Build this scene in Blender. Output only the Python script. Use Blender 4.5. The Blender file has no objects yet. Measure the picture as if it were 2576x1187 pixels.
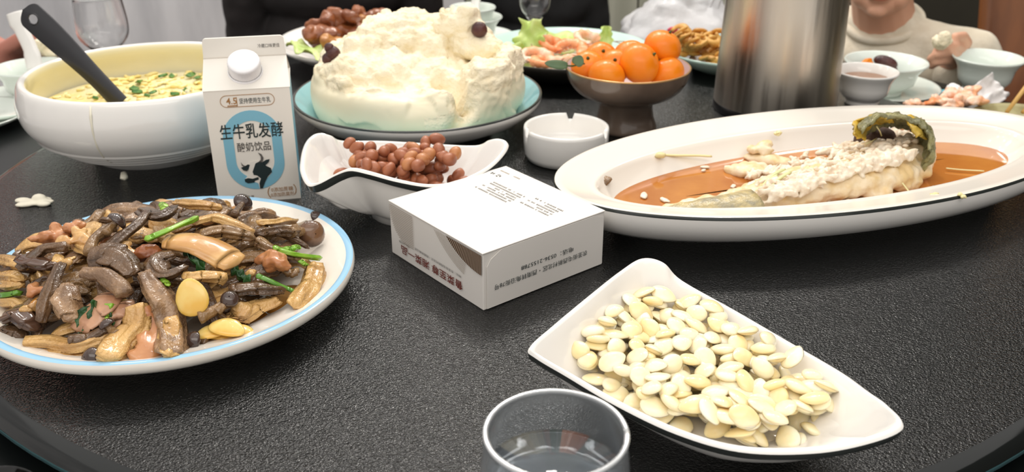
import bpy, bmesh, math, random
from mathutils import Vector, Matrix, noise, Euler

# ------------------------------------------------------------------ camera, world, light, exposure
SC = bpy.context.scene
COL = SC.collection
IW, IH = 2576, 1187
FPX, PITCH, CAMZ = 2350.0, math.radians(25.4), 0.40      # turntable top is z = 0
cam_d = bpy.data.cameras.new('camera')
cam = bpy.data.objects.new('camera', cam_d); COL.objects.link(cam)
cam.location = (0, 0, CAMZ); cam.rotation_euler = (math.pi/2 - PITCH, 0, 0)
cam_d.sensor_fit = 'HORIZONTAL'; cam_d.sensor_width = 36.0
cam_d.lens = 36.0*FPX/IW
cam_d.clip_start = 0.01
cam_d.dof.use_dof = True; cam_d.dof.focus_distance = 0.74; cam_d.dof.aperture_fstop = 9.5
SC.camera = cam

w = bpy.data.worlds.new('world'); SC.world = w; w.use_nodes = True
w.node_tree.nodes['Background'].inputs[0].default_value = (1.0, 0.965, 0.925, 1)
w.node_tree.nodes['Background'].inputs[1].default_value = 0.84

def area(name, loc, size, power, col=(1, .95, .88), rot=(0, 0, 0), sy=None):
    l = bpy.data.lights.new(name, 'AREA'); l.energy = power; l.color = col; l.size = size
    if sy: l.shape = 'RECTANGLE'; l.size_y = sy
    o = bpy.data.objects.new(name, l); COL.objects.link(o); o.location = loc; o.rotation_euler = rot
    return o
def bulb(name, loc, power, r=.03, col=(1, .95, .88)):
    l = bpy.data.lights.new(name, 'POINT'); l.energy = power; l.color = col; l.shadow_soft_size = r
    o = bpy.data.objects.new(name, l); COL.objects.link(o); o.location = loc
area('overhead_fill', (0, 1.0, 1.85), 1.6, 4)  # added soft fill from above, no known fixture
for k in range(8):                                       # chandelier bulbs over the table
    a = 2*math.pi*k/8 + .2
    bulb('chandelier_bulb', (.42*math.cos(a), 1.35 + .42*math.sin(a), 1.45), .7, .025, (1, .96, .9) if k % 3 else (.85, .9, 1))
for k, (x, p_) in enumerate(((-1.3, 3), (-.65, 5), (0, 15), (.65, 5), (1.3, 3))):   # row of square downlights at the far side of the room
    area('downlight', (x, 2.45, 1.80), .34 if k == 2 else .22, p_, rot=(math.radians(-30), 0, 0))
area('near_fill', (0, -.55, 1.85), 2.6, 24, rot=(math.radians(-22), 0, 0), sy=1.4)  # added fill behind the camera to brighten the near sides, invented source

SC.view_settings.view_transform = 'Standard'; SC.view_settings.look = 'None'
SC.view_settings.gamma = 1.0; SC.view_settings.use_curve_mapping = False
SC.view_settings.exposure = 0.24

# ------------------------------------------------------------------ helpers
CP, SP = math.cos(PITCH), math.sin(PITCH)
def px(x, y, z=None, d=None):
    """where the sight line of photo pixel (x, y) meets the height z or the depth d"""
    a, b = (x - IW/2)/FPX, (y - IH/2)/FPX
    v = Vector((a, CP - SP*b, -SP - CP*b))
    t = (z - CAMZ)/v.z if d is None else d/v.y
    return Vector((0, 0, CAMZ)) + v*t
def lin(c):
    return tuple(((v/255)/12.92 if v/255 <= .04045 else ((v/255 + .055)/1.055)**2.4) for v in c)
MATS = {}
def mat(name, c1, rough=.4, c2=None, scale=30, ramp=(.4, .6), detail=3, bump=0, bscale=None, bdist=.002, metal=0,
        trans=0, ior=1.45, sss=0, sssr=.005, coat=0, spec=.5, alpha=1, stretch=None, rough2=None, wave=None):
    m = bpy.data.materials.new(name); m.use_nodes = True; nt = m.node_tree; b = nt.nodes['Principled BSDF']
    N = lambda t: nt.nodes.new(t)
    L = nt.links.new
    b.inputs['Base Color'].default_value = (*lin(c1), 1); b.inputs['Roughness'].default_value = rough
    b.inputs['Metallic'].default_value = metal; b.inputs['IOR'].default_value = ior
    b.inputs['Specular IOR Level'].default_value = spec
    b.inputs['Transmission Weight'].default_value = trans; b.inputs['Alpha'].default_value = alpha
    b.inputs['Coat Weight'].default_value = coat; b.inputs['Coat Roughness'].default_value = .05
    if sss:
        b.inputs['Subsurface Weight'].default_value = sss; b.inputs['Subsurface Radius'].default_value = (1, .7, .45)
        b.inputs['Subsurface Scale'].default_value = sssr
    if c2 or bump or rough2 is not None:
        tc = N('ShaderNodeTexCoord'); src = tc.outputs['Object']
        if stretch:
            mp = N('ShaderNodeMapping'); mp.inputs['Scale'].default_value = stretch; L(src, mp.inputs[0]); src = mp.outputs[0]
        if c2 or rough2 is not None:
            if wave:
                n = N('ShaderNodeTexWave'); n.inputs['Scale'].default_value = scale; n.inputs['Distortion'].default_value = wave; n.inputs['Detail'].default_value = detail
                fo = n.outputs['Fac']
            else:
                n = N('ShaderNodeTexNoise'); n.inputs['Scale'].default_value = scale; n.inputs['Detail'].default_value = detail
                fo = n.outputs['Fac']
            L(src, n.inputs['Vector'])
            r = N('ShaderNodeValToRGB'); L(fo, r.inputs[0])
            r.color_ramp.elements[0].position = ramp[0]; r.color_ramp.elements[1].position = ramp[1]
            if c2:
                r.color_ramp.elements[0].color = (*lin(c1), 1); r.color_ramp.elements[1].color = (*lin(c2), 1)
                L(r.outputs[0], b.inputs['Base Color'])
            if rough2 is not None:
                mr = N('ShaderNodeMapRange'); L(fo, mr.inputs[0]); mr.inputs[1].default_value = ramp[0]; mr.inputs[2].default_value = ramp[1]
                mr.inputs[3].default_value = rough; mr.inputs[4].default_value = rough2; L(mr.outputs[0], b.inputs['Roughness'])
        if bump:
            n2 = N('ShaderNodeTexNoise'); n2.inputs['Scale'].default_value = bscale or scale; n2.inputs['Detail'].default_value = 2
            L(src, n2.inputs['Vector'])
            bp = N('ShaderNodeBump'); bp.inputs['Strength'].default_value = bump; bp.inputs['Distance'].default_value = bdist
            L(n2.outputs['Fac'], bp.inputs['Height']); L(bp.outputs[0], b.inputs['Normal'])
    MATS[name] = m
    return m

def tag(o, label=None, cat=None, group=None, kind=None):
    if label: o['label'] = label
    if cat: o['category'] = cat
    if group: o['group'] = group
    if kind: o['kind'] = kind
    return o
def thing(name, label, cat, loc=(0, 0, 0), rotz=0, group=None):
    o = bpy.data.objects.new(name, None); COL.objects.link(o); o.empty_display_size = .02
    o.location = loc; o.rotation_euler = (0, 0, rotz)
    return tag(o, label, cat, group)
def obj(name, V, F, m, parent=None, smooth=True, mi=None, loc=None, rot=None):
    """one mesh object; m is a material or a list of materials with mi the index for each face"""
    me = bpy.data.meshes.new(name); me.from_pydata([tuple(v) for v in V], [], F)
    ms = m if isinstance(m, (list, tuple)) else [m]
    for q in ms: me.materials.append(q)
    if mi: me.polygons.foreach_set('material_index', mi)
    me.polygons.foreach_set('use_smooth', [smooth]*len(me.polygons)); me.update()
    return link(name, me, parent, loc, rot)
def link(name, me, parent=None, loc=None, rot=None):
    o = bpy.data.objects.new(name, me); COL.objects.link(o)
    if parent: o.parent = parent
    if loc is not None: o.location = loc
    if rot is not None: o.rotation_euler = rot
    return o
def copy_tree(o, parent=None):
    c = o.copy(); COL.objects.link(c); c.parent = parent
    for ch in list(o.children): copy_tree(ch, c)
    return c
def lathe(prof, n=64, a=None, cap0=False, cap1=False):
    """surface of revolution; prof is a list of (r, z); a=(sx, sy) scales the plan; returns V, F, row index of each face"""
    V, F, R = [], [], []
    sx, sy = a or (1, 1)
    for r, z in prof:
        for k in range(n):
            t = 2*math.pi*k/n; V.append((r*math.cos(t)*sx, r*math.sin(t)*sy, z))
    for i in range(len(prof) - 1):
        for k in range(n):
            k2 = (k + 1) % n
            F.append((i*n + k, i*n + k2, (i + 1)*n + k2, (i + 1)*n + k)); R.append(i)
    if cap0: F.append(tuple(reversed(range(n)))); R.append(0)
    if cap1: F.append(tuple(range((len(prof) - 1)*n, len(prof)*n))); R.append(len(prof) - 2)
    return V, F, R
def smooth_prof(pts, sub=4):
    """Catmull-Rom through the points"""
    out = []
    P = [pts[0]] + list(pts) + [pts[-1]]
    for i in range(1, len(P) - 2):
        for k in range(sub):
            t = k/sub
            out.append(tuple(.5*((2*P[i][j]) + (-P[i-1][j] + P[i+1][j])*t + (2*P[i-1][j] - 5*P[i][j] + 4*P[i+1][j] - P[i+2][j])*t*t
                             + (-P[i-1][j] + 3*P[i][j] - 3*P[i+1][j] + P[i+2][j])*t**3) for j in range(len(pts[0]))))
    out.append(tuple(pts[-1]))
    return out
def smooth_loop(P, sub=6):
    out = []; n = len(P)
    for i in range(n):
        p0, p1, p2, p3 = P[i-1], P[i], P[(i+1) % n], P[(i+2) % n]
        for k in range(sub):
            t = k/sub
            out.append(.5*((2*p1) + (p2 - p0)*t + (2*p0 - 5*p1 + 4*p2 - p3)*t*t + (-p0 + 3*p1 - 3*p2 + p3)*t**3))
    return out
def tube(path, rad, n=12, flat=1.0, ridges=0, rdepth=0, twist=0, up=Vector((0, 0, 1)), seed=0, rough=0):
    """tapered tube along a path; rad list or number (half width), flat = thickness/width, ridges = lengthwise folds"""
    path = [Vector(p) for p in path]; m = len(path)
    V, F = [], []
    for i, p in enumerate(path):
        t = (path[min(i+1, m-1)] - path[max(i-1, 0)]).normalized()
        s = t.cross(up)
        if s.length < 1e-4: s = t.cross(Vector((1, 0, 0)))
        s.normalize(); u = s.cross(t).normalized()
        r = rad[i] if isinstance(rad, (list, tuple)) else rad
        fl = flat[i] if isinstance(flat, (list, tuple)) else flat
        tw = twist*i/(m-1) if m > 1 else 0
        for k in range(n):
            a = 2*math.pi*k/n
            rr = r*(1 + rdepth*math.cos(ridges*a + seed)) if ridges else r
            if rough: rr *= 1 + rough*noise.noise(Vector((i*.6 + seed*7.1, k*.9, seed*3.3)))
            x, y = rr*math.cos(a), rr*fl*math.sin(a)
            V.append(p + s*(x*math.cos(tw) - y*math.sin(tw)) + u*(x*math.sin(tw) + y*math.cos(tw)))
    for i in range(m-1):
        for k in range(n):
            k2 = (k+1) % n; F.append((i*n+k, i*n+k2, (i+1)*n+k2, (i+1)*n+k))
    c0, c1 = len(V), len(V)+1
    V += [path[0], path[-1]]
    for k in range(n):
        k2 = (k+1) % n; F.append((c0, k2, k)); F.append((c1, (m-1)*n+k, (m-1)*n+k2))
    return V, F
def box(x0, x1, y0, y1, z0, z1):
    V = [(x, y, z) for z in (z0, z1) for y in (y0, y1) for x in (x0, x1)]
    return V, [(0, 2, 3, 1), (4, 5, 7, 6), (0, 1, 5, 4), (2, 6, 7, 3), (0, 4, 6, 2), (1, 3, 7, 5)]
def add(A, B):
    n = len(A[0]); A[0].extend([Vector(v) for v in B[0]]); A[1].extend([tuple(i+n for i in f) for f in B[1]]); return A
def ellipsoid(c, r, rot=(0, 0, 0), nu=16, nv=10):
    R = Euler(rot).to_matrix(); c = Vector(c)
    if not isinstance(r, (tuple, list)): r = (r, r, r)
    V, F = [], []
    for j in range(nv+1):
        th = math.pi*j/nv
        for i in range(nu):
            a = 2*math.pi*i/nu
            V.append(c + R @ Vector((r[0]*math.sin(th)*math.cos(a), r[1]*math.sin(th)*math.sin(a), r[2]*math.cos(th))))
    for j in range(nv):
        for i in range(nu):
            i2 = (i+1) % nu
            F.append((j*nu+i, (j+1)*nu+i, (j+1)*nu+i2, j*nu+i2))
    return V, F
def capsule(p0, p1, r0, r1, n=12):
    p0, p1 = Vector(p0), Vector(p1)
    A = [[], []]
    add(A, tube([p0, p0.lerp(p1, .33), p0.lerp(p1, .66), p1], [r0, r0+(r1-r0)*.33, r0+(r1-r0)*.66, r1], n))
    add(A, ellipsoid(p0, r0*1.0, nu=n, nv=8)); add(A, ellipsoid(p1, r1*1.0, nu=n, nv=8))
    return A
def remesh(name, A, voxel, m, parent=None, smooth=4, disp=None, loc=None):
    """one continuous skin over overlapping volumes"""
    me = bpy.data.meshes.new(name + '_src'); me.from_pydata([tuple(v) for v in A[0]], [], A[1])
    bm = bmesh.new(); bm.from_mesh(me); bmesh.ops.remove_doubles(bm, verts=bm.verts, dist=1e-6)
    bmesh.ops.recalc_face_normals(bm, faces=bm.faces); bm.to_mesh(me); bm.free()
    o = bpy.data.objects.new(name + '_src', me); COL.objects.link(o)
    md = o.modifiers.new('r', 'REMESH'); md.mode = 'VOXEL'; md.voxel_size = voxel; md.use_smooth_shade = True
    if smooth:
        sm = o.modifiers.new('s', 'SMOOTH'); sm.factor = .5; sm.iterations = smooth
    r = bpy.data.meshes.new_from_object(o.evaluated_get(bpy.context.evaluated_depsgraph_get()))
    bpy.data.objects.remove(o); bpy.data.meshes.remove(me)
    r.name = name
    if disp:
        nr = [v.normal.copy() for v in r.vertices]
        for v, q in zip(r.vertices, nr): v.co = disp(v.co.copy(), q)
    r.materials.clear()
    for q in (m if isinstance(m, (list, tuple)) else [m]): r.materials.append(q)
    r.polygons.foreach_set('use_smooth', [True]*len(r.polygons)); r.update()
    return link(name, r, parent, loc)
def nz(p, s, seed=0): return noise.noise(Vector(p)*s + Vector((seed*13.7, seed*5.1, seed*9.9)))
def sheet(w, l, nu=14, nv=14, fn=None, th=.0012, shape=None):
    """thick wavy leaf or sheet; fn(u,v) gives a height, shape(v) a half-width factor; u,v in -1..1"""
    V, F = [], []
    for side in (0, 1):
        for j in range(nv+1):
            v = -1+2*j/nv
            for i in range(nu+1):
                u = -1+2*i/nu
                ww = shape(v) if shape else 1
                V.append(Vector((u*w*ww, v*l, (fn(u, v) if fn else 0) + (th if side else 0))))
    s = (nu+1)*(nv+1)
    for j in range(nv):
        for i in range(nu):
            a = j*(nu+1)+i; b = a+1; c = a+nu+2; d = a+nu+1
            F.append((a, d, c, b)); F.append((a+s, b+s, c+s, d+s))
    for i in range(nu):
        a = i; F.append((a, a+1, a+1+s, a+s)); a = nv*(nu+1)+i; F.append((a, a+s, a+1+s, a+1))
    for j in range(nv):
        a = j*(nu+1); F.append((a, a+s, a+nu+1+s, a+nu+1)); a = j*(nu+1)+nu; F.append((a, a+nu+1, a+nu+1+s, a+s))
    return V, F
def poly(pts, O, X, Y, m, name, parent, th=.0003, lift=.0002):
    """flat printed shape with a hair of thickness on the plane O + x X + y Y"""
    Nn = Vector(X).cross(Vector(Y)).normalized()
    n = len(pts)
    V = [O + X*a + Y*b + Nn*lift for a, b in pts] + [O + X*a + Y*b + Nn*(lift+th) for a, b in pts]
    F = [tuple(range(n, 2*n)), tuple(reversed(range(n)))] + [(i, (i+1) % n, n+(i+1) % n, n+i) for i in range(n)]
    return obj(name, V, F, m, parent, smooth=False)
def ring_shape(outer, inner, O, X, Y, m, name, parent, th=.0003, lift=.0002):
    Nn = Vector(X).cross(Vector(Y)).normalized(); n = len(outer)
    V = []
    for l in (lift, lift+th):
        V += [O + X*a + Y*b + Nn*l for a, b in outer] + [O + X*a + Y*b + Nn*l for a, b in inner]
    F = []
    for i in range(n):
        j = (i+1) % n
        F += [(2*n+i, 2*n+j, 3*n+j, 3*n+i), (i, n+i, n+j, j), (i, j, 2*n+j, 2*n+i), (n+i, 3*n+i, 3*n+j, n+j)]
    return obj(name, V, F, m, parent, smooth=False)
def stadium(cx, y0, y1, hw, n=12):
    P = []
    for k in range(n+1):
        a = math.pi*k/n; P.append((cx + hw*math.cos(a), y1-hw + hw*math.sin(a)))
    for k in range(n+1):
        a = math.pi + math.pi*k/n; P.append((cx + hw*math.cos(a), y0+hw + hw*math.sin(a)))
    return P
def text(body, O, X, Y, width, height, m, name, parent, bold=0, lift=.0006):
    """lettering fitted to width x height on the plane at O along X, Y"""
    c = bpy.data.curves.new('t', 'FONT'); c.body = body; c.offset = bold; c.resolution_u = 2
    o = bpy.data.objects.new('t', c); COL.objects.link(o)
    me = bpy.data.meshes.new_from_object(o.evaluated_get(bpy.context.evaluated_depsgraph_get()))
    bpy.data.objects.remove(o)
    xs = [v.co.x for v in me.vertices]; ys = [v.co.y for v in me.vertices]
    x0, x1, y0, y1 = min(xs), max(xs), min(ys), max(ys)
    X, Y = Vector(X), Vector(Y); Nn = X.cross(Y).normalized()
    for v in me.vertices:
        v.co = O + X*((v.co.x-x0)/(x1-x0)*width) + Y*((v.co.y-y0)/(y1-y0)*height) + Nn*lift
    me.name = name; me.materials.clear(); me.materials.append(m)
    return link(name, me, parent)
def rnd(a, b): return random.uniform(a, b)
def sstep(a, b, x):
    t = max(0, min(1, (x-a)/(b-a))); return t*t*(3-2*t)

# ------------------------------------------------------------------ materials
M = MATS
mat('black_glass', (13, 14, 14), .055, bump=1.0, bscale=560, bdist=.0012, spec=.55)
mat('black_polish', (17, 20, 20), .10, spec=.6)
mat('edge_teal', (70, 110, 115), .2)
mat('table_dark', (14, 17, 17), .3)
mat('white_glaze', (238, 235, 230), .08, coat=.3)
mat('warm_white', (236, 229, 218), .12, coat=.3)
mat('celadon', (226, 234, 226), .1, coat=.3)
mat('line_blue', (150, 196, 226), .12, coat=.3)
mat('teal_glaze', (156, 203, 210), .12, coat=.3)
mat('pale_teal', (196, 224, 214), .12, coat=.3)
mat('line_dark', (48, 52, 50), .2, coat=.3)
mat('dark_bowl', (52, 50, 46), .3)
mat('bronze_glaze', (116, 100, 88), .16, (94, 80, 70), 14, coat=.4)
mat('bowl_pink', (226, 214, 216), .15)
mat('gold_rim', (190, 150, 100), .25, metal=.6)
mat('cream_inner', (236, 227, 190), .15, coat=.3)
mat('soup', (240, 222, 150), .18, (240, 232, 196), 26, (.38, .62), 5, bump=.5, bscale=60, bdist=.004, coat=.4)
mat('egg', (244, 220, 134), .25, (246, 232, 172), 60, bump=.5, bscale=120, bdist=.002)
mat('herb', (58, 110, 40), .4, (98, 140, 60), 90)
mat('steel', (208, 200, 188), .28, metal=1, rough2=.42, scale=9, stretch=(9, 9, .35), bump=.05, bscale=20)
mat('steel_dark', (72, 72, 74), .28, metal=.9)
mat('steel_wet', (140, 134, 118), .2, metal=1)
mat('carton', (234, 229, 220), .45)
mat('carton_blue', (128, 186, 208), .45)
mat('ink', (34, 48, 50), .5)
mat('ink_grey', (96, 92, 88), .5)
mat('gold_ink', (168, 122, 74), .5)
mat('cap_white', (240, 238, 240), .22, coat=.3)
mat('card', (224, 219, 213), .55)
mat('card_edge', (216, 208, 198), .6)
mat('brown_ink', (84, 66, 54), .5)
mat('brown_ink_light', (146, 128, 110), .5)
mat('red_ink', (112, 48, 38), .5)
mat('bun_skin', (243, 236, 208), .5, (239, 230, 200), 12, sss=.08, sssr=.006, bump=.15, bscale=40, bdist=.004)
mat('bun_crumb', (245, 234, 206), .8, (238, 221, 184), 34, (.42, .75), 4, sss=.06, sssr=.004, bump=.9, bscale=140, bdist=.004)
mat('jujube', (62, 36, 38), .35, (86, 50, 46), 60, bump=.6, bscale=120)
mat('peanut', (166, 102, 70), .36, (144, 84, 58), 45, bump=.25, bscale=160, bdist=.001)
mat('peanut_pale', (188, 126, 80), .36, (168, 106, 66), 50, bump=.25, bscale=160, bdist=.001)
mat('kernel', (250, 232, 190), .26, (252, 242, 216), 40, sss=.45, sssr=.006, coat=.35)
mat('kernel_deep', (247, 223, 166), .26, (251, 236, 200), 40, sss=.45, sssr=.006, coat=.35)
mat('glass', (255, 255, 255), .0, trans=1, ior=1.48)
mat('haze_tinted_glass', (228, 232, 235), .0, trans=.90, ior=1.46)  # milky tint puts the grey haze of reflections into the glass colour
mat('rim_highlight_glass', (215, 218, 220), .08, trans=.35, ior=1.48)  # pale half-diffuse glass, bright rim highlight put into the colour
mat('water', (205, 212, 218), .0, trans=.90, ior=1.33)  # slightly milky too, reflected grey haze put into the colour
mat('mandarin', (236, 126, 10), .3, (240, 142, 26), 14, bump=.25, bscale=190, bdist=.001, sss=.1)
mat('leaf_grey', (92, 116, 84), .45, (112, 132, 98), 50)
mat('stem_green', (70, 84, 40), .6)
mat('sauce', (172, 98, 38), .07, (198, 128, 56), 16, (.35, .7), 4, coat=.5)
mat('fish_flesh', (238, 225, 204), .34, (216, 190, 158), 60, (.4, .8), bump=.5, bscale=170, bdist=.003, sss=.2)
mat('fish_flesh_tan', (226, 196, 142), .4, (238, 220, 188), 50, bump=.4, bscale=120, bdist=.003)
mat('fish_skin', (160, 154, 106), .34, (112, 110, 80), 70, (.35, .65), 5, bump=.7, bscale=190, bdist=.003)
mat('fish_silver', (196, 176, 124), .3, (150, 142, 118), 95, (.35, .65), bump=.6, bscale=260, bdist=.002)
mat('fish_fin', (206, 170, 62), .4, (168, 142, 60), 60)
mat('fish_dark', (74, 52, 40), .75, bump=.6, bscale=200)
mat('ginger', (226, 214, 158), .35)
mat('scallion_pale', (216, 218, 160), .35)
mat('mush_brown', (152, 118, 78), .17, (108, 82, 55), 42, (.3, .7), 4, bump=.7, bscale=300, bdist=.0022, coat=.25)
mat('mush_dark', (114, 86, 60), .17, (74, 55, 40), 50, (.3, .7), 4, bump=.7, bscale=300, bdist=.0022, coat=.3)
mat('mush_tan', (216, 174, 110), .17, (176, 132, 78), 38, (.35, .75), 4, bump=.7, bscale=300, bdist=.0022, coat=.25)
mat('mush_grey', (160, 127, 94), .17, (120, 93, 70), 60, bump=.7, bscale=300, bdist=.0022, coat=.2)
mat('cap_dark', (70, 52, 44), .16, (52, 40, 36), 40, bump=.2, bscale=100, coat=.5)
mat('cap_brown', (120, 86, 60), .2, (84, 60, 46), 45, bump=.25, bscale=100, coat=.4)
mat('pork', (196, 138, 92), .28, (170, 108, 66), 45, (.35, .7), bump=.45, bscale=110, bdist=.002, coat=.25)
mat('pork_pink', (190, 144, 112), .3, (168, 122, 92), 70, bump=.45, bscale=150, bdist=.002, coat=.2)
mat('bamboo', (214, 170, 110), .24, (196, 146, 88), 34, bump=.25, bscale=90, coat=.35)
mat('garlic', (232, 200, 116), .26, (224, 176, 76), 40, sss=.2, coat=.4)
mat('scallion', (112, 164, 36), .24, (146, 186, 62), 50, coat=.3)
mat('scallion_dark', (64, 116, 34), .26, (96, 146, 48), 50, coat=.3)
mat('leaf_dark', (30, 64, 32), .35, (48, 88, 40), 70, bump=.5, bscale=120)
mat('oil', (206, 138, 48), .05, (196, 150, 92), 30, trans=.3, coat=.5)
mat('lettuce', (164, 194, 84), .4, (216, 226, 160), 22, (.3, .7), bump=.4, bscale=60, sss=.1)
mat('shrimp', (240, 132, 70), .32, (246, 178, 130), 60, (.35, .65), bump=.3, bscale=120)
mat('shrimp_pale', (244, 212, 190), .4, (240, 176, 132), 60, bump=.3, bscale=120)
mat('antenna', (150, 90, 70), .5)
mat('braised', (156, 92, 52), .3, (126, 70, 42), 34, (.35, .65), 4, bump=.5, bscale=70, bdist=.004, coat=.2)
mat('braised_light', (190, 132, 72), .32, (160, 104, 56), 40, bump=.5, bscale=80, bdist=.004)
mat('fried', (226, 176, 92), .42, (200, 142, 62), 40, (.35, .7), bump=.4, bscale=90, bdist=.003)
mat('bag_film', (236, 236, 238), .2, trans=.35, ior=1.2, bump=.6, bscale=30, bdist=.006)
mat('bag_red', (222, 60, 90), .4)
mat('skin', (222, 170, 142), .45, sss=.15, sssr=.01, bump=.1, bscale=120)
mat('skin_red', (190, 128, 112), .45, sss=.15, sssr=.01, bump=.1, bscale=120)
mat('lips', (205, 120, 98), .4)
mat('hair', (40, 32, 30), .5)
mat('eye', (30, 24, 22), .2)
mat('knit_cream', (226, 216, 196), .85, (216, 204, 182), 30, bump=.3, bscale=160, bdist=.003)
mat('jacket_brown', (46, 41, 41), .8, (38, 35, 35), 6, bump=.5, bscale=9, bdist=.03)
mat('jacket_black', (42, 42, 43), .8, (33, 33, 34), 6, bump=.5, bscale=9, bdist=.03)
mat('shirt_grey', (92, 88, 90), .85)
mat('trousers', (34, 35, 40), .85)
mat('wood', (138, 84, 44), .4, (108, 64, 34), 6, (.35, .65), 4, stretch=(3, 3, .5), coat=.2)
mat('marble', (236, 235, 237), .25, (186, 186, 190), 2.2, (.45, .72), 7, stretch=(2.6, 1, .6))
mat('grey_panel', (184, 184, 168), .6, (168, 168, 152), 3, stretch=(9, 9, .25))
mat('olive_panel', (66, 62, 52), .5, (58, 55, 46), 2)
mat('floor_tile', (96, 90, 84), .3, (84, 79, 74), 3)
mat('tissue', (240, 236, 234), .8, bump=.4, bscale=60)
mat('blue_plastic', (96, 186, 206), .35)
mat('chopstick', (222, 178, 104), .4, (206, 158, 86), 20, stretch=(1, 1, .2))
mat('olive_plate', (176, 168, 124), .35, (150, 140, 96), 40)
mat('dough', (234, 228, 208), .4, bump=.4, bscale=80)
mat('sauce_dark', (150, 100, 62), .1)

# ------------------------------------------------------------------ the room
FLOOR = -.785; TT = -.035                       # floor, top of the fixed table
def struct(name, VF, m, smooth=False, parent=None):
    o = obj(name, VF[0], VF[1], m, parent, smooth)
    if parent is None: o['kind'] = 'structure'
    return o
struct('floor', box(-2.4, 2.6, -1.6, 3.1, FLOOR-.05, FLOOR), M['floor_tile'])
xa, xb = px(1170, 0, d=3.0).x, px(2080, 0, d=3.0).x
wb = struct('wall_back', box(-2.4, 2.6, 3.05, 3.15, FLOOR, 1.9), M['olive_panel'])
xs = [-2.4, px(760, 0, d=3.0).x, xa]
for i in range(2): struct('panel', box(xs[i]+.003, xs[i+1]-.003, 3.0, 3.05, FLOOR, 1.9), M['marble'], parent=wb)
xs = [xa, xa+.55, xb]
for i in range(2): struct('panel', box(xs[i]+.003, xs[i+1]-.003, 3.0, 3.05, FLOOR, 1.9), M['grey_panel'], parent=wb)
xs = [xb, xb+.75, 2.6]
for i in range(2): struct('panel', box(xs[i]+.003, xs[i+1]-.003, 3.0, 3.05, FLOOR, 1.9), M['olive_panel'], parent=wb)
struct('wall_left', box(-2.5, -2.4, -1.6, 3.1, FLOOR, 1.9), M['marble'])
struct('wall_right', box(2.6, 2.7, -1.6, 3.1, FLOOR, 1.9), M['olive_panel'])

# ------------------------------------------------------------------ table and turntable
CX, CY = .01, 1.024
t = thing('dining_table', 'round dark dining table standing under the black glass turntable', 'table', (CX, CY, FLOOR))
V, F, R = lathe([(0, .75), (.80, .75), (.852, .75), (.86, .744), (.86, .71), (.84, .70), (0, .70)], 128)
V = [(x, y, z) for x, y, z in V]
obj('table_top', V, F, M['table_dark'], t)
V, F, R = lathe(smooth_prof([(.30, 0), (.29, .03), (.14, .06), (.11, .3), (.13, .62), (.3, .70)]), 48, cap0=True)
obj('pedestal', V, F, M['table_dark'], t)
t = thing('lazy_susan', 'large round black glass turntable with pebbled top carrying all the dishes', 'turntable', (CX, CY, TT))
V, F, R = lathe([(0, .035), (.3, .035), (.596, .035)], 160)
obj('glass_top', V, F, M['black_glass'], t)
V, F, R = lathe([(.596, .035), (.5975, .0345), (.604, .0335), (.609, .030), (.611, .026)], 160)
obj('polished_edge', V, F, M['black_polish'], t)
V, F, R = lathe([(.611, .026), (.611, .022), (.607, .0205), (.2, .0205)], 160)
obj('glass_edge', V, F, M['edge_teal'], t)
V, F, R = lathe([(.2, .0205), (.2, .004), (.21, .0005), (0, .0005)], 64)
obj('swivel_base', V, F, M['steel_dark'], t)

# ------------------------------------------------------------------ round dishes
def dish(name, label, cat, loc, prof, mats, bands, n=96, group=None, parts=('body',)):
    """lathe dish; bands = list of (row_end, part index); each part a child mesh when more than one"""
    V, F, R = lathe(prof, n)
    if len(parts) == 1:
        o = obj(name, V, F, mats[0], None, loc=loc); return tag(o, label, cat, group)
    t = thing(name, label, cat, loc, group=group)
    for pi, pn in enumerate(parts):
        f = [F[i] for i in range(len(F)) if bands(R[i]) == pi]
        if not f: continue
        ids = sorted({i for q in f for i in q}); mp = {a: b for b, a in enumerate(ids)}
        obj(pn, [V[i] for i in ids], [tuple(mp[i] for i in q) for q in f], mats[pi], t)
    return t

# ---- mushroom plate
PL = Vector((-.295, .719, 0)); PR = .156
prof = [(0, .014), (.05, .0138), (.10, .0142), (.115, .0155), (.130, .0205), (.148, .0262), (.1535, .0284)]   # 0..6 white well
prof += [(.1548, .0291), (.1585, .0296), (.1600, .0290)]                                                       # blue line
prof += [(.1609, .0272), (.1613, .0245), (.1603, .0215), (.1560, .0180), (.143, .0130), (.125, .0085), (.105, .0035), (.103, .0), (.098, .0), (.096, .004), (0, .005)]
prof = [(r*.973, z*1.03) for r, z in prof]
mush_plate = dish('dinner_plate', 'white round plate with light blue rim line holding stir-fried mushrooms', 'plate', PL, prof,
     [M['warm_white'], M['line_blue'], M['warm_white']], lambda r: 0 if r < 6 else (1 if r < 9 else 2), 128, parts=('well', 'rim_line', 'underside'))
# faint flutes pressed into the slope of the well
flu = [[], []]
for k in range(72):
    a = 2*math.pi*k/72
    e = Vector((math.cos(a), math.sin(a), 0)); s = Vector((-math.sin(a), math.cos(a), 0))
    p = [e*.115 + Vector((0, 0, .0167)), e*.1295 + s*.003 + Vector((0, 0, .0218)), e*.145 + s*.007 + Vector((0, 0, .0273))]
    add(flu, tube(p, [.0006, .0017, .0006], 6, .16))
fo = obj('pressed_flutes', flu[0], flu[1], M['warm_white'], mush_plate); fo['kind'] = 'stuff'

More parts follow.
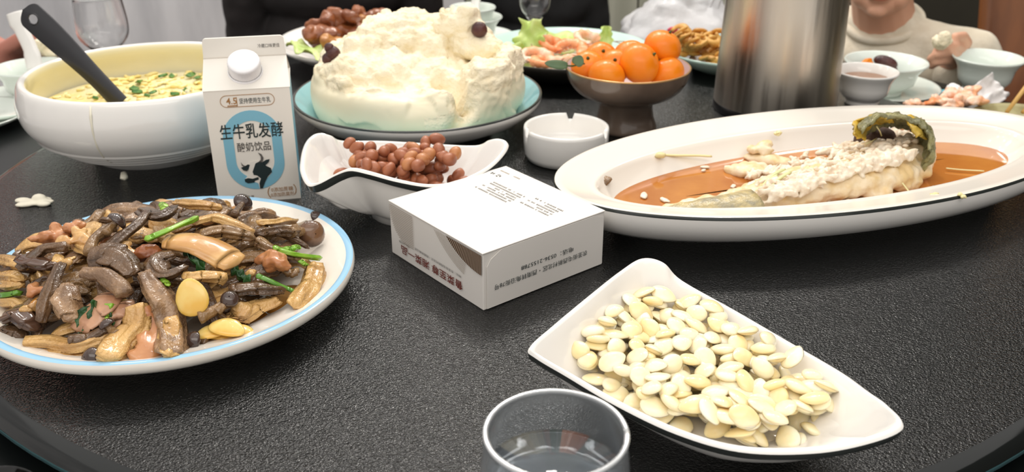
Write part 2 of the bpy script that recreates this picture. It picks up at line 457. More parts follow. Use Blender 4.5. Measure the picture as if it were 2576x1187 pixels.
# ---- bun plate
BP = Vector((-.123, 1.19, 0)); BR = .162
prof = [(0, .010), (.06, .010), (.108, .0112), (.122, .0145)]                                   # white centre
prof += [(.130, .0185), (.139, .0262), (.1405, .0268), (.1545, .0408), (.1588, .0448)]         # teal wall
prof += [(.1604, .0456), (.1620, .0450), (.1622, .0432)]                                       # dark line
prof += [(.1622, .0400), (.1605, .0365), (.148, .0240), (.125, .0125), (.098, .0045), (.094, .0), (.089, .0), (.087, .004), (0, .004)]
bun_plate = dish('serving_plate', 'white plate with teal blue wall and dark rim line under the torn bun', 'plate', BP, prof,
     [M['white_glaze'], M['teal_glaze'], M['line_dark'], M['white_glaze']],
     lambda r: 0 if r < 3 else (1 if r < 8 else (2 if r < 11 else 3)), 128, parts=('well', 'teal_wall', 'rim_line', 'underside'))
mo = px(1290, 268, .012) - BP
A = [[], []]
for k, (dx, dy, l, an) in enumerate([(-.004, .006, .012, .2), (.004, .006, .010, 1.3), (.0, .001, .014, .5), (.008, .002, .012, -.5), (-.008, 0, .008, 1.0)]):
    c = Vector((mo.x+dx, mo.y+dy, .0138)); d = Vector((math.cos(an), math.sin(an), .05))*l*.5
    add(A, tube([c-d, c, c+d], [.0006, .0016, .0005], 6, .25))
obj('brush_motif', A[0], A[1], M['ink'], bun_plate)
c = Vector((mo.x-.008, mo.y-.012, .0138))
A = tube([c+Vector((-.012, -.002, 0)), c, c+Vector((.014, .003, 0))], .0009, 6, .3); obj('red_stroke', A[0], A[1], M['bag_red'], bun_plate)

# ---- meat plate and its food
MP = Vector((-.228, 1.525, 0))
wprof = lambda R, h: [(0, .010), (R*.5, .010), (R*.68, .012), (R*.8, .018), (R*.95, h-.002), (R*.985, h), (R, h-.002), (R*.97, h-.007), (R*.75, .009), (R*.6, .002), (R*.58, 0), (R*.55, 0), (R*.54, .003), (0, .004)]
tag(obj('serving_plate', *lathe(wprof(.156, .036), 96)[:2], M['white_glaze'], loc=MP), 'plain white plate of braised meat half hidden behind the torn bun', 'plate')
# ---- shrimp plate
HP = Vector((.085, 1.458, 0))
prof = [(0, .012), (.07, .012), (.092, .015), (.105, .021)] + [(.118, .029), (.128, .035), (.1335, .038)] + [(.135, .0382), (.1362, .037)] + [(.134, .032), (.115, .016), (.085, .003), (.08, 0), (.075, 0), (.074, .003), (0, .004)]
shr_plate = dish('serving_plate', 'plate with pale green rim and dark underside holding shrimps and lettuce', 'plate', HP, prof,
     [M['warm_white'], M['pale_teal'], M['dark_bowl']], lambda r: 0 if r < 3 else (1 if r < 7 else 2), 96, parts=('well', 'green_rim', 'underside'))
# ---- snack plate
SP_ = Vector((.352, 1.478, 0))
prof = [(0, .010), (.06, .010), (.075, .013)] + [(.09, .022), (.105, .030), (.109, .032)] + [(.111, .0315), (.110, .028), (.09, .012), (.065, .002), (.062, 0), (.058, 0), (.057, .003), (0, .004)]
snk_plate = dish('serving_plate', 'plate with light blue wall full of fried curls beside the kettle', 'plate', SP_, prof,
     [M['white_glaze'], M['teal_glaze'], M['pale_teal']], lambda r: 0 if r < 2 else (1 if r < 5 else 2), 96, parts=('well', 'blue_wall', 'underside'))

# ---- soup bowl
SB = Vector((-.441, 1.099, 0))
sprof = smooth_prof([(.1395, .0925), (.1435, .0912), (.1475, .084), (.1515, .066), (.148, .048), (.138, .0345)], 3)
for k_ in range(4):
    r_, z_ = .1365-.0085*k_, .0335-.0052*k_
    sprof += [(r_+.0008, z_+.0004), (r_+.0010, z_-.0016), (r_-.0010, z_-.0030), (r_-.0046, z_-.0034), (r_-.0064, z_-.0040)]
sprof += [(.099, .0122), (.085, .0072), (.081, .0055), (.079, 0), (.073, 0), (.071, .004), (0, .006)]
no = len(sprof)
inner = smooth_prof([(.1395, .0925), (.1360, .0905), (.1345, .084), (.140, .066), (.134, .046), (.11, .024), (.06, .014), (0, .012)], 3)
kb = lambda P_: [(r*.967, z*1.085) for r, z in P_]
sprof, inner = kb(sprof), kb(inner)
soup_bowl = thing('soup_bowl', 'big white round-bellied bowl with ridged lower wall filled with yellow egg soup', 'bowl', SB)
V, F, R = lathe(sprof, 128); obj('outer_wall', V, F, M['white_glaze'], soup_bowl)
V, F, R = lathe(kb([(.1395, .0925), (.1372, .0918), (.1360, .0905)]), 128); obj('rim', V, F, M['white_glaze'], soup_bowl)
V, F, R = lathe(inner[2:], 128); obj('inner_wall', V, F, M['cream_inner'], soup_bowl)
# soup and what floats in it
def soup_h(x, y): return .0608 + .0022*nz((x, y, 0), 42, 1) + .0012*nz((x, y, 0), 110, 2)
V, F = [], []
nr, na = 26, 96
for i in range(nr+1):
    for k in range(na):
        r = .1306*i/nr; a = 2*math.pi*k/na; x, y = r*math.cos(a), r*math.sin(a)
        V.append((x, y, soup_h(x, y) if i < nr else .0602))
for i in range(nr):
    for k in range(na):
        k2 = (k+1) % na; F.append((i*na+k, (i+1)*na+k, (i+1)*na+k2, i*na+k2))
so = obj('egg_drop_soup', V, F, M['soup'], None, loc=SB)
tag(so, 'pale yellow egg drop soup filling the big white bowl', 'soup', kind='stuff')
random.seed(5)
A = [[], []]
for k in range(420):
    a = rnd(0, 2*math.pi); r = .123*math.sqrt(random.random()); x, y = r*math.cos(a), r*math.sin(a)
    if x < -.07 and y < .05 and random.random() < .7: continue
    add(A, ellipsoid((x, y, .0610 + .002*random.random()), (rnd(.003, .009), rnd(.002, .005), rnd(.0012, .003)), (rnd(-.2, .2), rnd(-.2, .2), rnd(0, 3)), 8, 5))
eo = remesh('egg_flakes', A, .0016, M['egg'], smooth=2, disp=lambda p, n: p+n*.0012*nz(p, 160, 2), loc=SB); tag(eo, 'yellow cooked egg flakes floating in the soup', 'egg', kind='stuff')
for (x, y, s) in [(350, 205, 1.5), (338, 222, 1.8), (345, 230, 1.4), (385, 232, 1.2), (275, 247, 1.6), (282, 240, 1.1), (410, 190, 1.1), (432, 191, 1.2), (480, 188, 1.5), (497, 195, 1.3), (465, 225, 1.0), (240, 246, .9), (440, 236, 1.1), (370, 240, 1.0)]:
    p = px(x, y, .0648); random.seed(int(x*7+y))
    V, F = sheet(.0035*s, .0055*s, 5, 6, lambda u, v: .0012*math.sin(3*u+2*v), .0006, lambda v: max(.15, math.sqrt(1-.96*v*v)))
    o = obj('herb_leaf', V, F, M['herb'], loc=p, rot=(rnd(-.2, .2), rnd(-.2, .2), rnd(0, 3)))
    tag(o, 'chopped green herb leaf floating in the yellow soup', 'herb', 'herb leaves in the soup')
# ladle
lad = thing('soup_ladle', 'dark steel ladle with a hanging hole standing in the soup bowl', 'ladle', px(300, 262, d=1.066))
lo = lad.location.copy()
top, bot = px(62, 24, d=1.10), px(306, 262, d=1.062)
ax = (bot-top).normalized(); side = ax.cross(Vector((0, 1, 0))).normalized()
if side.z < 0: side = -side
nrm = side.cross(ax).normalized()
if nrm.y > 0: nrm = -nrm
L = (bot-top).length
def hw(s): return [.0115, .0150, .0165, .0168, .0165, .0155, .014, .0128, .0122, .0118][min(9, int(s*10))] if False else .0168 - .0055*sstep(.15, .8, s)
ns, nc = 150, 44
def ladpt(s, q, lay):
    if s < .07: wv = hw(0)*math.sqrt(max(0, 1-((.07-s)/.07)**2))*.98 + .0003
    else: wv = hw(s)
    crown = .0026*(1-q*q)
    return top + ax*(s*L) + side*(q*wv) + nrm*(crown + (.0014 if lay else 0)) - nrm*.004*math.sin(s*math.pi) - lo
V, F = [], []
hs, hq, hr = .10, 0.0, .0058                      # hole centre along and across, radius in metres
for lay in (0, 1):
    for i in range(ns+1):
        for k in range(nc+1):
            s = i/ns; q = -1+2*k/nc
            V.append(ladpt(s, q, lay))
idx = lambda lay, i, k: lay*(ns+1)*(nc+1) + i*(nc+1) + k
removed = set()
for i in range(ns):
    for k in range(nc):
        s = (i+.5)/ns; q = -1+2*(k+.5)/nc
        if ((s-hs)*L)**2 + (q*hw(s))**2 < hr*hr: removed.add((i, k))
for i in range(ns):
    for k in range(nc):
        if (i, k) in removed: continue
        F.append((idx(1, i, k), idx(1, i, k+1), idx(1, i+1, k+1), idx(1, i+1, k)))
        F.append((idx(0, i, k), idx(0, i+1, k), idx(0, i+1, k+1), idx(0, i, k+1)))
        for (a, b, c, d) in ((i-1, k, (i, k), (i, k+1)), (i+1, k, (i+1, k+1), (i+1, k)), (i, k-1, (i+1, k), (i, k)), (i, k+1, (i, k+1), (i+1, k+1))):
            if (a, b) in removed or not (0 <= a < ns and 0 <= b < nc):
                F.append((idx(1, *c), idx(0, *c), idx(0, *d), idx(1, *d)))
obj('handle', V, F, M['steel_dark'], lad)
V, F = tube([ladpt(.13, 0, 1) + nrm*.0001]*1 + [ladpt(.05, 0, 1)], .0001, 4)
hole = [[], []]
ring = []
for k in range(25):
    a = 2*math.pi*k/24
    ss = hs + (hr*1.12)*math.cos(a)/L; qq = hr*1.12*math.sin(a)/hw(hs)
    ring.append(ladpt(ss, qq, 1) - nrm*.0006)
V, F = tube(ring, .0011, 6); obj('hole_rim', V, F, M['steel_dark'], lad)
sc = bot + ax*.022 - lo
V, F, R = lathe(smooth_prof([(.001, -.018), (.016, -.0165), (.027, -.008), (.031, 0), (.029, 0), (.025, -.007), (.014, -.014), (.001, -.016)], 2), 32)
sco = Vector((-.42, 1.09, .044)) - lo
V = [Vector(v) + sco for v in V]
A = [V, F]; add(A, tube([bot-lo-ax*.004, (bot-lo).lerp(sco, .5), sco + Vector((-.025, -.008, -.002))], [.0105, .009, .007], 10, .25))
obj('scoop', A[0], A[1], M['steel_wet'], lad)
# drip running down the bowl and its blob on the table
pts = [Vector((SB.x-.0085, SB.y - math.sqrt(max(0, (r*.967+.0008)**2 - .0085**2)), z*1.085)) for r, z in [(.1445, .090), (.149, .080), (.1513, .066), (.148, .048), (.138, .0345), (.126, .0255), (.112, .0185)]]
V, F = tube(pts, [.0010, .0015, .0010, .0008, .0007, .0006, .0004], 8, .3, up=Vector((0, -1, .3)))
tag(obj('soup_drip', V, F, M['dough']), 'pale soup drip run down the front of the soup bowl', 'soup')
b = px(312, 449, .0)
V, F = tube([b + Vector((-.001, .006, .004)), b + Vector((0, .002, .006)), b + Vector((.001, -.002, .002)), b+Vector((.004, -.003, .001))], [.0012, .003, .005, .003], 10, .7, rough=.3)
tag(obj('soup_drop', V, F, M['dough']), 'small white soup drop on the turntable below the soup bowl', 'soup')
b = px(88, 512, 0)
A = [[], []]
random.seed(3)
for k in range(9): add(A, ellipsoid((rnd(-.015, .015), rnd(-.006, .006), .002), (rnd(.008, .013), rnd(.005, .008), rnd(.002, .003)), (0, 0, rnd(-.4, .4)), 10, 6))
add(A, ellipsoid((.004, .003, .005), (.008, .006, .005), nu=10, nv=6))
o = remesh('dough_crumb', A, .0012, M['dough'], smooth=3, loc=b); tag(o, 'flattened white lump of dough lying left of the mushroom plate', 'dough')

# ------------------------------------------------------------------ torn bun
bun = thing('steamed_bun', 'huge torn cream-coloured steamed bun studded with dark dates', 'bun', BP + Vector((0, 0, .0105)))
A = [[], []]
ang = 96
# body: stack of rings, flat base and full shoulders
prof = smooth_prof([(.100, 0.0), (.126, .004), (.138, .024), (.1395, .045), (.133, .062), (.112, .071), (.06, .073), (.001, .073)], 3)
V, F, R = lathe(prof, ang, cap0=True); add(A, (V, F))
# torn crumb rising to a crest at the back left, a shelf in front, upright pieces of skin at the right
for c, r, ro in [((-.028, .030, .086), (.070, .050, .043), (0, .1, .2)), ((-.012, .040, .100), (.056, .038, .032), (0, 0, .2)), ((-.068, .018, .080), (.046, .055, .034), (0, -.35, 0)), ((-.098, .005, .072), (.030, .055, .026), (0, -.3, 0)),
             ((.020, .030, .088), (.040, .045, .030), (0, .2, 0)), ((-.045, -.045, .072), (.072, .045, .022), (.15, 0, 0)), ((.010, -.050, .066), (.060, .05, .018), (.1, 0, 0)),
             ((.098, .018, .066), (.034, .055, .026), (0, .3, 0)), ((.112, -.018, .064), (.022, .044, .036), (0, .1, 0)), ((.086, -.070, .058), (.036, .038, .036), (.2, .2, 0)), ((-.105, -.035, .062), (.024, .045, .024), (0, -.2, .3))]:
    add(A, ellipsoid(c, r, ro, nu=24, nv=16))
random.seed(11)
for k in range(150):
    a = rnd(0, 2*math.pi); r = .125*math.sqrt(random.random()); x, y = r*math.cos(a)*.8 - .02, r*math.sin(a)*.9
    z = .072 + .060*math.exp(-(((x+.028)/.062)**2 + ((y-.034)/.048)**2))
    if x > .03 and y > .01: continue
    add(A, ellipsoid((x, y, z-.002), (rnd(.005, .015), rnd(.004, .011), rnd(.003, .008)), (rnd(-.5, .5), rnd(-.5, .5), rnd(0, 3)), 10, 6))
def bdisp(p, n):
    # crumb roughness above, soft folds on the skin below
    crumb = sstep(.060, .074, p.z + .010*nz(p, 26, 4))
    d = crumb*(.0085*nz(p, 26, 1) + .0065*nz(p, 62, 2) + .0030*nz(p, 150, 3) + .0014*nz(p, 300, 4))
    d += (1-crumb)*(.0048*nz(p, 16, 5) - .0042*sstep(.62, .75, abs(math.sin(p.x*46 + p.z*60 + 3*nz(p, 22, 6)))) * sstep(.0, .3, nz(p, 14, 7)))
    q = p + n*d
    # the tear that opens the bun at front right, in two strokes
    for a0, a1, dep in ((Vector((.030, -.075, .086)), Vector((.070, -.118, .052)), .036), (Vector((.070, -.118, .052)), Vector((.046, -.136, .012)), .018)):
        dv = a1-a0; pr = q-a0; tt = max(0, min(1, pr.dot(dv)/dv.length_squared)); dist = (pr-dv*tt).length
        q -= (n*.8 + Vector((0, -.1, .6))).normalized()*dep*math.exp(-(dist/.0085)**2)
    k_ = math.exp(-(((q.x-.098)/.032)**2 + ((q.y+.082)/.04)**2))*sstep(.02, .05, q.z)   # chunk right of the tear stands out
    q += Vector((.3, -.55, .55))*.016*k_ + n*k_*(.004*nz(p, 70, 8) + .003*nz(p, 150, 9))
    m_ = math.exp(-(((q.x-.005)/.05)**2 + ((q.y+.085)/.035)**2))*sstep(.05, .08, q.z)   # hollow where a handful is gone
    q.z -= .012*m_
    return q
body = remesh('bun_body', A, .0026, [M['bun_skin'], M['bun_crumb']], bun, smooth=3, disp=bdisp)
me = body.data
for f in me.polygons:
    c = f.center
    f.material_index = 1 if (c.z + .010*nz(c, 26, 4) > .067 or (c.x > .02 and c.x < .085 and c.y < -.06 and c.z > .03 and nz(c, 20, 3) > -.1)) else 0
# piece half torn off, with a date
A = [[], []]
for c, r in [((.068, .022, .095), (.034, .034, .026)), ((.060, .02, .122), (.026, .026, .018)), ((.082, .0, .092), (.030, .026, .018)), ((.045, .02, .115), (.024, .022, .016)), ((.066, .012, .135), (.014, .013, .012))]:
    add(A, ellipsoid(c, r, nu=20, nv=12))
for k in range(40):
    add(A, ellipsoid((rnd(.03, .085), rnd(.0, .04), rnd(.105, .138)), rnd(.003, .007), nu=8, nv=6))
remesh('torn_piece', A, .0022, M['bun_crumb'], bun, smooth=3, disp=lambda p, n: p + n*(.003*nz(p, 60, 2) + .0018*nz(p, 150, 3)))
def jujube(p, r):
    V, F = ellipsoid((0, 0, 0), (r, r*.85, r*.95), nu=20, nv=14)
    V = [v*(1 + .10*nz(v, 220, 6)) for v in V]
    o = obj('jujube', V, F, M['jujube'], bun); o.location = p - bun.location; return o
jujube(px(1206, 74, d=1.182), .0105)
for (x, y, r) in [(838, 134, .0105), (826, 148, .009), (828, 120, .007)]: jujube(px(x, y, d=1.150), r*.9)

# ------------------------------------------------------------------ ashtray
AT = Vector((.065, 1.066, 0))
V, F = [], []
n = 120
prof = [(.0440, 0), (.0475, .0015), (.0500, .008), (.0512, .022), (.0514, .036), (.0508, .0395), (.0490, .0402), (.0468, .0398), (.0455, .037), (.0450, .022), (.043, .013), (.035, .0105), (0.0005, .010)]
for i, (r, z) in enumerate(prof):
    for k in range(n):
        a = 2*math.pi*k/n; zz = z
        if 4 <= i <= 8:
            for na_ in (1.42, 1.42+2.094, 1.42-2.094+.22):
                da = abs((a-na_+math.pi) % (2*math.pi)-math.pi)
                zz -= .0075*(1-sstep(.06, .10, da))*(1 if i > 4 else .55)
        V.append((r*math.cos(a), r*math.sin(a), zz))
for i in range(len(prof)-1):
    for k in range(n):
        k2 = (k+1) % n; F.append((i*n+k, i*n+k2, (i+1)*n+k2, (i+1)*n+k))
F.append(tuple(reversed(range(n))))
tag(obj('ashtray', V, F, M['white_glaze'], loc=AT), 'small empty white round ashtray with cigarette notches', 'ashtray')

# ------------------------------------------------------------------ fish platter
FP = Vector((.3356, .943, 0)); FA, FB, FR = .3078, .1446, .3372
def zf(z): return z
def pf(x, y, z): return px(x, y, zf(z))          # sight line onto things lying in the platter
def oval(prof, n=144, k=2.0):
    V, F, R = [], [], []
    for d, z in prof:
        for i in range(n):
            t_ = 2*math.pi*i/n; c, s = math.cos(t_), math.sin(t_)
            V.append(((FA-d)*math.copysign(abs(c)**(2/k), c), (FB-d)*math.copysign(abs(s)**(2/k), s), z))
    for j in range(len(prof)-1):
        for i in range(n):
            i2 = (i+1) % n; F.append((j*n+i, j*n+i2, (j+1)*n+i2, (j+1)*n+i)); R.append(j)
    return V, F, R
prof = [(.153, .0135), (.10, .0135), (.075, .0165), (.060, .025), (.0475, .0385), (.0445, .0425), (.0425, .0436), (.040, .0432), (.034, .0440), (.010, .0500), (.004, .0515), (.0012, .0510)]
prof += [(.0002, .0500), (.0002, .0478)]
prof += [(.0006, .0430), (.0022, .0370), (.0060, .0300), (.0150, .0210), (.035, .0105), (.060, .005), (.065, 0), (.070, 0), (.072, .004), (.153, .006)]
prof = [(min(d, .1425), z) for d, z in prof]
plat = thing('fish_platter', 'large white oval platter with dark rim line holding a half-eaten fish', 'platter', FP, FR)
V, F, R = oval(prof)
def split(V, F, R, f, names, mats, parent):
    for pi, nm in enumerate(names):
        ff = [F[i] for i in range(len(F)) if f(R[i]) == pi]
        ids = sorted({i for q in ff for i in q}); mp = {a: b for b, a in enumerate(ids)}
        obj(nm, [V[i] for i in ids], [tuple(mp[i] for i in q) for q in ff], mats[pi], parent)
split(V, F, R, lambda r: 0 if r < 11 else (1 if r < 13 else 2), ['well', 'rim_line', 'underside'], [M['warm_white'], M['line_dark'], M['white_glaze']], plat)
# sauce
V, F, R = oval([(.1425, .0235), (.11, .0235), (.085, .0235), (.0615, .0235)])
so = obj('brown_sauce', V, F, M['sauce'], loc=FP, rot=(0, 0, FR)); tag(so, 'glossy orange-brown sauce pooled in the fish platter', 'sauce', kind='stuff')
SZ = .0245
# fish
fish = thing('steamed_fish', 'half-eaten steamed fish with torn white flesh and curled olive skin head', 'fish', pf(2000, 470, SZ))
fo_ = fish.location.copy()
def fp(x, y, z): return pf(x, y, z) - fo_
spine = [(1690, 528, .026, .010), (1770, 520, .027, .016), (1860, 512, .028, .022), (1950, 490, .030, .030), (2050, 462, .034, .034), (2140, 445, .038, .034), (2220, 425, .040, .034), (2290, 390, .042, .028)]
A = [[], []]
for i in range(len(spine)-1):
    a, b = spine[i], spine[i+1]
    pa, pb = fp(a[0], a[1], a[2]), fp(b[0], b[1], b[2])
    for k in range(7):
        q = pa.lerp(pb, k/7); r = a[3] + (b[3]-a[3])*k/7
        add(A, ellipsoid(q, (r*1.15, r*.95, r*.52), (0, 0, .35), 16, 10))
add(A, ellipsoid(fp(1890, 430, .026), (.030, .018, .008), (0, 0, -.3), 14, 8))
add(A, ellipsoid(fp(1940, 405, .026), (.034, .014, .008), (0, 0, -.5), 14, 8))
for q in [(2285, 425, .036, .026), (2270, 455, .030, .022), (2200, 480, .028, .020)]: add(A, ellipsoid(fp(*q[:3]), (q[3], q[3]*.8, q[3]*.5), (0, 0, .4), 14, 10))
remesh('fish_body', A, .0022, M['fish_flesh_tan'], fish, smooth=3, disp=lambda p, n: p + n*(.0030*nz(p, 60, 1) + .0022*nz(p, 140, 2)))
# flakes of white flesh
random.seed(21)
A = [[], []]
for k in range(520):
    s = random.random()**.8; x = 1890 + 400*s + rnd(-30, 30); yb = 520 - 125*s; y = yb + rnd(-72, 10) - 10
    z = .030 + .022*s + .014*math.exp(-((y-yb+28)/30)**2)
    a_ = .5 + rnd(-.5, .5) if random.random() < .7 else rnd(0, 3)
    add(A, ellipsoid(fp(x, y, z), (rnd(.004, .012), rnd(.0016, .0042), rnd(.0016, .004)), (rnd(-.5, .5), rnd(-.5, .5), a_), 8, 6))
o = remesh('flesh_flakes', A, .0014, M['fish_flesh'], fish, smooth=2, disp=lambda p, n: p + n*(.0012*nz(p, 160, 4) + .0008*nz(p, 330, 5)))
# silver tail skin
A = [[], []]
V, F = [], []
for i in range(15):
    s = i/14; c = fp(1672 + 225*s, 531 - 14*s, .030 + .006*math.sin(s*2))
    wd = .006 + .018*s
    for k in range(9):
        a = math.pi*k/8
        V.append(c + Vector((.25*wd*math.cos(a), -wd*math.cos(a), .010*math.sin(a)*(.4+s) + .0012*nz((i*.5, k*.7, 1), 1))))
for i in range(14):
    for k in range(8): F.append((i*9+k, (i+1)*9+k, (i+1)*9+k+1, i*9+k+1))
o = obj('tail_skin', V, F, M['fish_silver'], fish)
md = o.modifiers.new('s', 'SOLIDIFY'); md.thickness = .002
# curled head skin: thick hood open to the left
def hood(ctrl, nm, m_, th, ruff, seed):
    V, F = [], []; nr_ = len(ctrl)
    pts = [smooth_prof([tuple(fp(*c)) for c in row], 9) for row in ctrl]
    nn = len(pts[0])
    rows = []
    for j in range(nn):
        rows.append(smooth_prof([pts[i][j] for i in range(nr_)], 8))
    for r_ in rows:
        for q in r_:
            v = Vector(q); V.append(v + Vector((ruff*nz(v, 130, seed), ruff*nz(v, 140, seed+1), ruff*1.3*nz(v, 110, seed+2))) + Vector((1, 1, 1))*ruff*.8*nz(v, 330, seed+4))
    w_ = len(rows[0])
    for j in range(nn-1):
        for i in range(w_-1): F.append((j*w_+i, j*w_+i+1, (j+1)*w_+i+1, (j+1)*w_+i))
    o = obj(nm, V, F, m_, fish); s_ = o.modifiers.new('s', 'SOLIDIFY'); s_.thickness = th; s_.offset = 0
    return o
hood([[(2168, 330, .082), (2200, 300, .090), (2260, 296, .092), (2310, 312, .088), (2340, 345, .078), (2335, 390, .060), (2300, 420, .040)],
      [(2160, 320, .080), (2195, 294, .087), (2260, 291, .089), (2315, 305, .085), (2345, 345, .074), (2342, 400, .055), (2310, 440, .034)],
      [(2150, 325, .072), (2190, 300, .078), (2255, 296, .080), (2310, 312, .076), (2338, 350, .066), (2335, 405, .048), (2300, 455, .030)],
      [(2165, 345, .062), (2200, 325, .066), (2250, 318, .068), (2295, 330, .064), (2318, 365, .056), (2315, 420, .042), (2285, 470, .028)]], 'head_skin', M['fish_skin'], .0035, .0028, 3)
hood([[(2148, 338, .074), (2150, 305, .080), (2185, 294, .088), (2230, 295, .092)], [(2160, 345, .070), (2168, 315, .076), (2200, 302, .082), (2240, 300, .088)],
      [(2178, 352, .064), (2185, 325, .070), (2215, 310, .076), (2250, 305, .082)]], 'gill_fin', M['fish_fin'], .002, .0025, 5)
hood([[(2275, 296, .090), (2290, 292, .090), (2305, 300, .086)], [(2290, 318, .086), (2305, 312, .086), (2320, 322, .08)], [(2305, 345, .078), (2318, 342, .078), (2330, 350, .072)]], 'back_fin', M['fish_fin'], .0025, .0015, 8)
A = [[], []]
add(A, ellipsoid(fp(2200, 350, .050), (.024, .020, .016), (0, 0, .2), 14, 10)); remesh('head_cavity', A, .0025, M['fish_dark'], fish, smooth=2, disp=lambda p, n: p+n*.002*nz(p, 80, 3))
A = [[], []]
for (x, y, z, r) in [(2165, 385, .042, .011), (2180, 370, .048, .010), (2155, 400, .036, .010), (2150, 370, .046, .007)]: add(A, ellipsoid(fp(x, y, z), (r, r*.7, r*.9), nu=12, nv=8))
remesh('jaw', A, .002, M['fish_flesh_tan'], fish, smooth=3, disp=lambda p, n: p+n*.002*nz(p, 90, 5))
for (x0, y0, z0, x1, y1, z1) in [(2205, 318, .078, 2218, 342, .066), (2178, 362, .06, 2205, 348, .06)]:
    V, F = tube([fp(x0, y0, z0), fp((x0+x1)/2+2, (y0+y1)/2, (z0+z1)/2), fp(x1, y1, z1)], .0007, 6); obj('bone', V, F, M['ginger'], fish)
# ginger and scallion shreds, each its own
def shred(pts, r, m_, label, nm='ginger_shred', cat='ginger', grp=None, flat=.6):
    P = [pf(*q) for q in pts]; b_ = P[0].copy()
    V, F = tube(smooth_prof([tuple(p-b_) for p in P], 4), r, 8, flat, rough=.15, seed=pts[0][0])
    return tag(obj(nm, V, F, m_, loc=b_), label, cat, grp)
shred([(1660, 389, .0395), (1700, 391, .037), (1750, 391, .035), (1790, 393, .033)], [.002]*13, M['ginger'], 'long pale ginger shred stuck to the inner wall of the platter')
V, F = ellipsoid((0, 0, 0), (.006, .004, .0035), nu=14, nv=8); V = [v*(1+.3*nz(v, 260, 2)) for v in V]
tag(obj('ginger_scrap', V, F, M['ginger'], loc=pf(1662, 390, .0415)), 'small ginger scrap at the left end of the long shred', 'ginger')
for i, q in enumerate([[(1955, 440, .050), (1935, 455, .047), (1925, 475, .042)], [(1990, 432, .052), (1955, 452, .050), (1930, 480, .044)], [(1975, 425, .050), (1945, 440, .05), (1915, 470, .042)]]):
    shred(q, [.0012, .0018, .0022, .0022, .0020, .0018, .0016, .0014, .0010], M['scallion_pale'], 'pale green scallion shred lying across the fish body', 'scallion_shred', 'scallion', 'scallion shreds on the fish')
for i, q in enumerate([[(2270, 460, .040), (2285, 480, .034), (2300, 503, .028)], [(2322, 502, .026), (2335, 485, .027), (2348, 468, .027)], [(2380, 423, .0262), (2420, 427, .0262), (2475, 430, .0262)]]):
    shred(q, .0011, M['ginger'], ['pale ginger shred hanging from the fish near the head end', 'short ginger shred in the sauce right of the fish', 'long thin ginger shred floating at the right end of the sauce'][i])
for i, (x, y, s) in enumerate([(1775, 420, 1), (1770, 428, .7), (1620, 492, 1.3), (1672, 503, 1.2), (1560, 510, 1.4), (1830, 418, .7), (1845, 468, 1), (2140, 510, 1.5), (2165, 515, 1.6), (2190, 512, 1.2), (2085, 503, .8)]):
    V, F = ellipsoid((0, 0, 0), (.006*s, .003*s, .0014*s), nu=12, nv=6); V = [v*(1+.35*nz(v, 300, i)) for v in V]
    tag(obj('flesh_crumb', V, F, M['fish_flesh'], loc=pf(x, y, .0252), rot=(0, 0, i*.7)), 'white fish flesh crumb floating in the brown sauce', 'fish flesh', 'fish crumbs in the sauce')
def lump(nm, pos, r, m_, label, cat, n=7, seed=1, voxel=None, grp=None, flat=.7):
    random.seed(seed); A = [[], []]
    for k in range(n): add(A, ellipsoid((rnd(-.6, .6)*r, rnd(-.5, .5)*r, rnd(-.3, .35)*r*flat), (rnd(.35, .7)*r, rnd(.3, .55)*r, rnd(.25, .5)*r*flat), (rnd(-.6, .6), rnd(-.6, .6), rnd(0, 3)), 10, 8))
    o = remesh(nm, A, voxel or r*.09, m_, smooth=4, disp=lambda p, n_: p + n_*r*(.07*nz(p, 2.2/r, seed) + .05*nz(p, 6/r, seed)), loc=pos)
    return tag(o, label, cat, grp)
lump('fish_chunk', pf(1905, 372, .037), .017, M['fish_flesh_tan'], 'loose chunk of fish resting against the back wall of the platter', 'fish flesh', seed=4)
lump('sauce_scrap', pf(1518, 455, .036), .010, M['mush_brown'], 'dark brown scrap stuck to the left wall of the platter', 'scrap', seed=6)
lump('sauce_scrap', pf(1957, 335, .044), .0055, M['ginger'], 'tiny yellow scrap on the back wall of the platter', 'scrap', seed=7)
lump('sauce_scrap', pf(2419, 492, .0515), .005, M['ginger'], 'small tan scrap on the front rim of the platter', 'scrap', seed=9)
lump('sauce_scrap', pf(2352, 488, .047), .007, M['ginger'], 'smeared tan scrap just inside the front rim of the platter', 'scrap', seed=10, flat=.3)

# ------------------------------------------------------------------ yoghurt carton
CO = Vector((-.3145, .9211, 0)); ca = .21
cart = thing('drink_carton', 'white gable-top yoghurt carton with blue arch and cow print', 'carton', CO, ca)
CW, CD, CH, CR, CT = .0862, .074, .1252, .1495, .1705
V = [(0, 0, 0), (CW, 0, 0), (CW, CD, 0), (0, CD, 0), (0, 0, CH), (CW, 0, CH), (CW, CD, CH), (0, CD, CH)]
F = [(0, 1, 5, 4), (2, 3, 7, 6), (0, 3, 2, 1)]
o = obj('body', V, F, M['carton'], cart, False)
V2 = [(0, 0, 0), (0, CD, 0), (0, CD, CH), (0, 0, CH), (CW, 0, 0), (CW, CD, 0), (CW, CD, CH), (CW, 0, CH)]
obj('side_panel', V2[:4], [(0, 1, 2, 3)], M['carton_blue'], cart, False); obj('side_panel', V2[4:], [(0, 1, 2, 3)], M['carton_blue'], cart, False)
h2 = CD/2
V = [(-.0006, -.0006, CH), (CW+.0006, -.0006, CH), (CW-.001, h2-.0016, CR), (.001, h2-.0016, CR), (-.0006, CD+.0006, CH), (CW+.0006, CD+.0006, CH), (CW-.001, h2+.0016, CR), (.001, h2+.0016, CR), (.018, h2, CR-.006), (CW-.018, h2, CR-.006)]
obj('gable', V, [(0, 1, 2, 3), (5, 4, 7, 6), (0, 3, 8), (0, 8, 4), (4, 8, 7), (1, 9, 2), (1, 5, 9), (5, 6, 9)], M['carton'], cart, False)
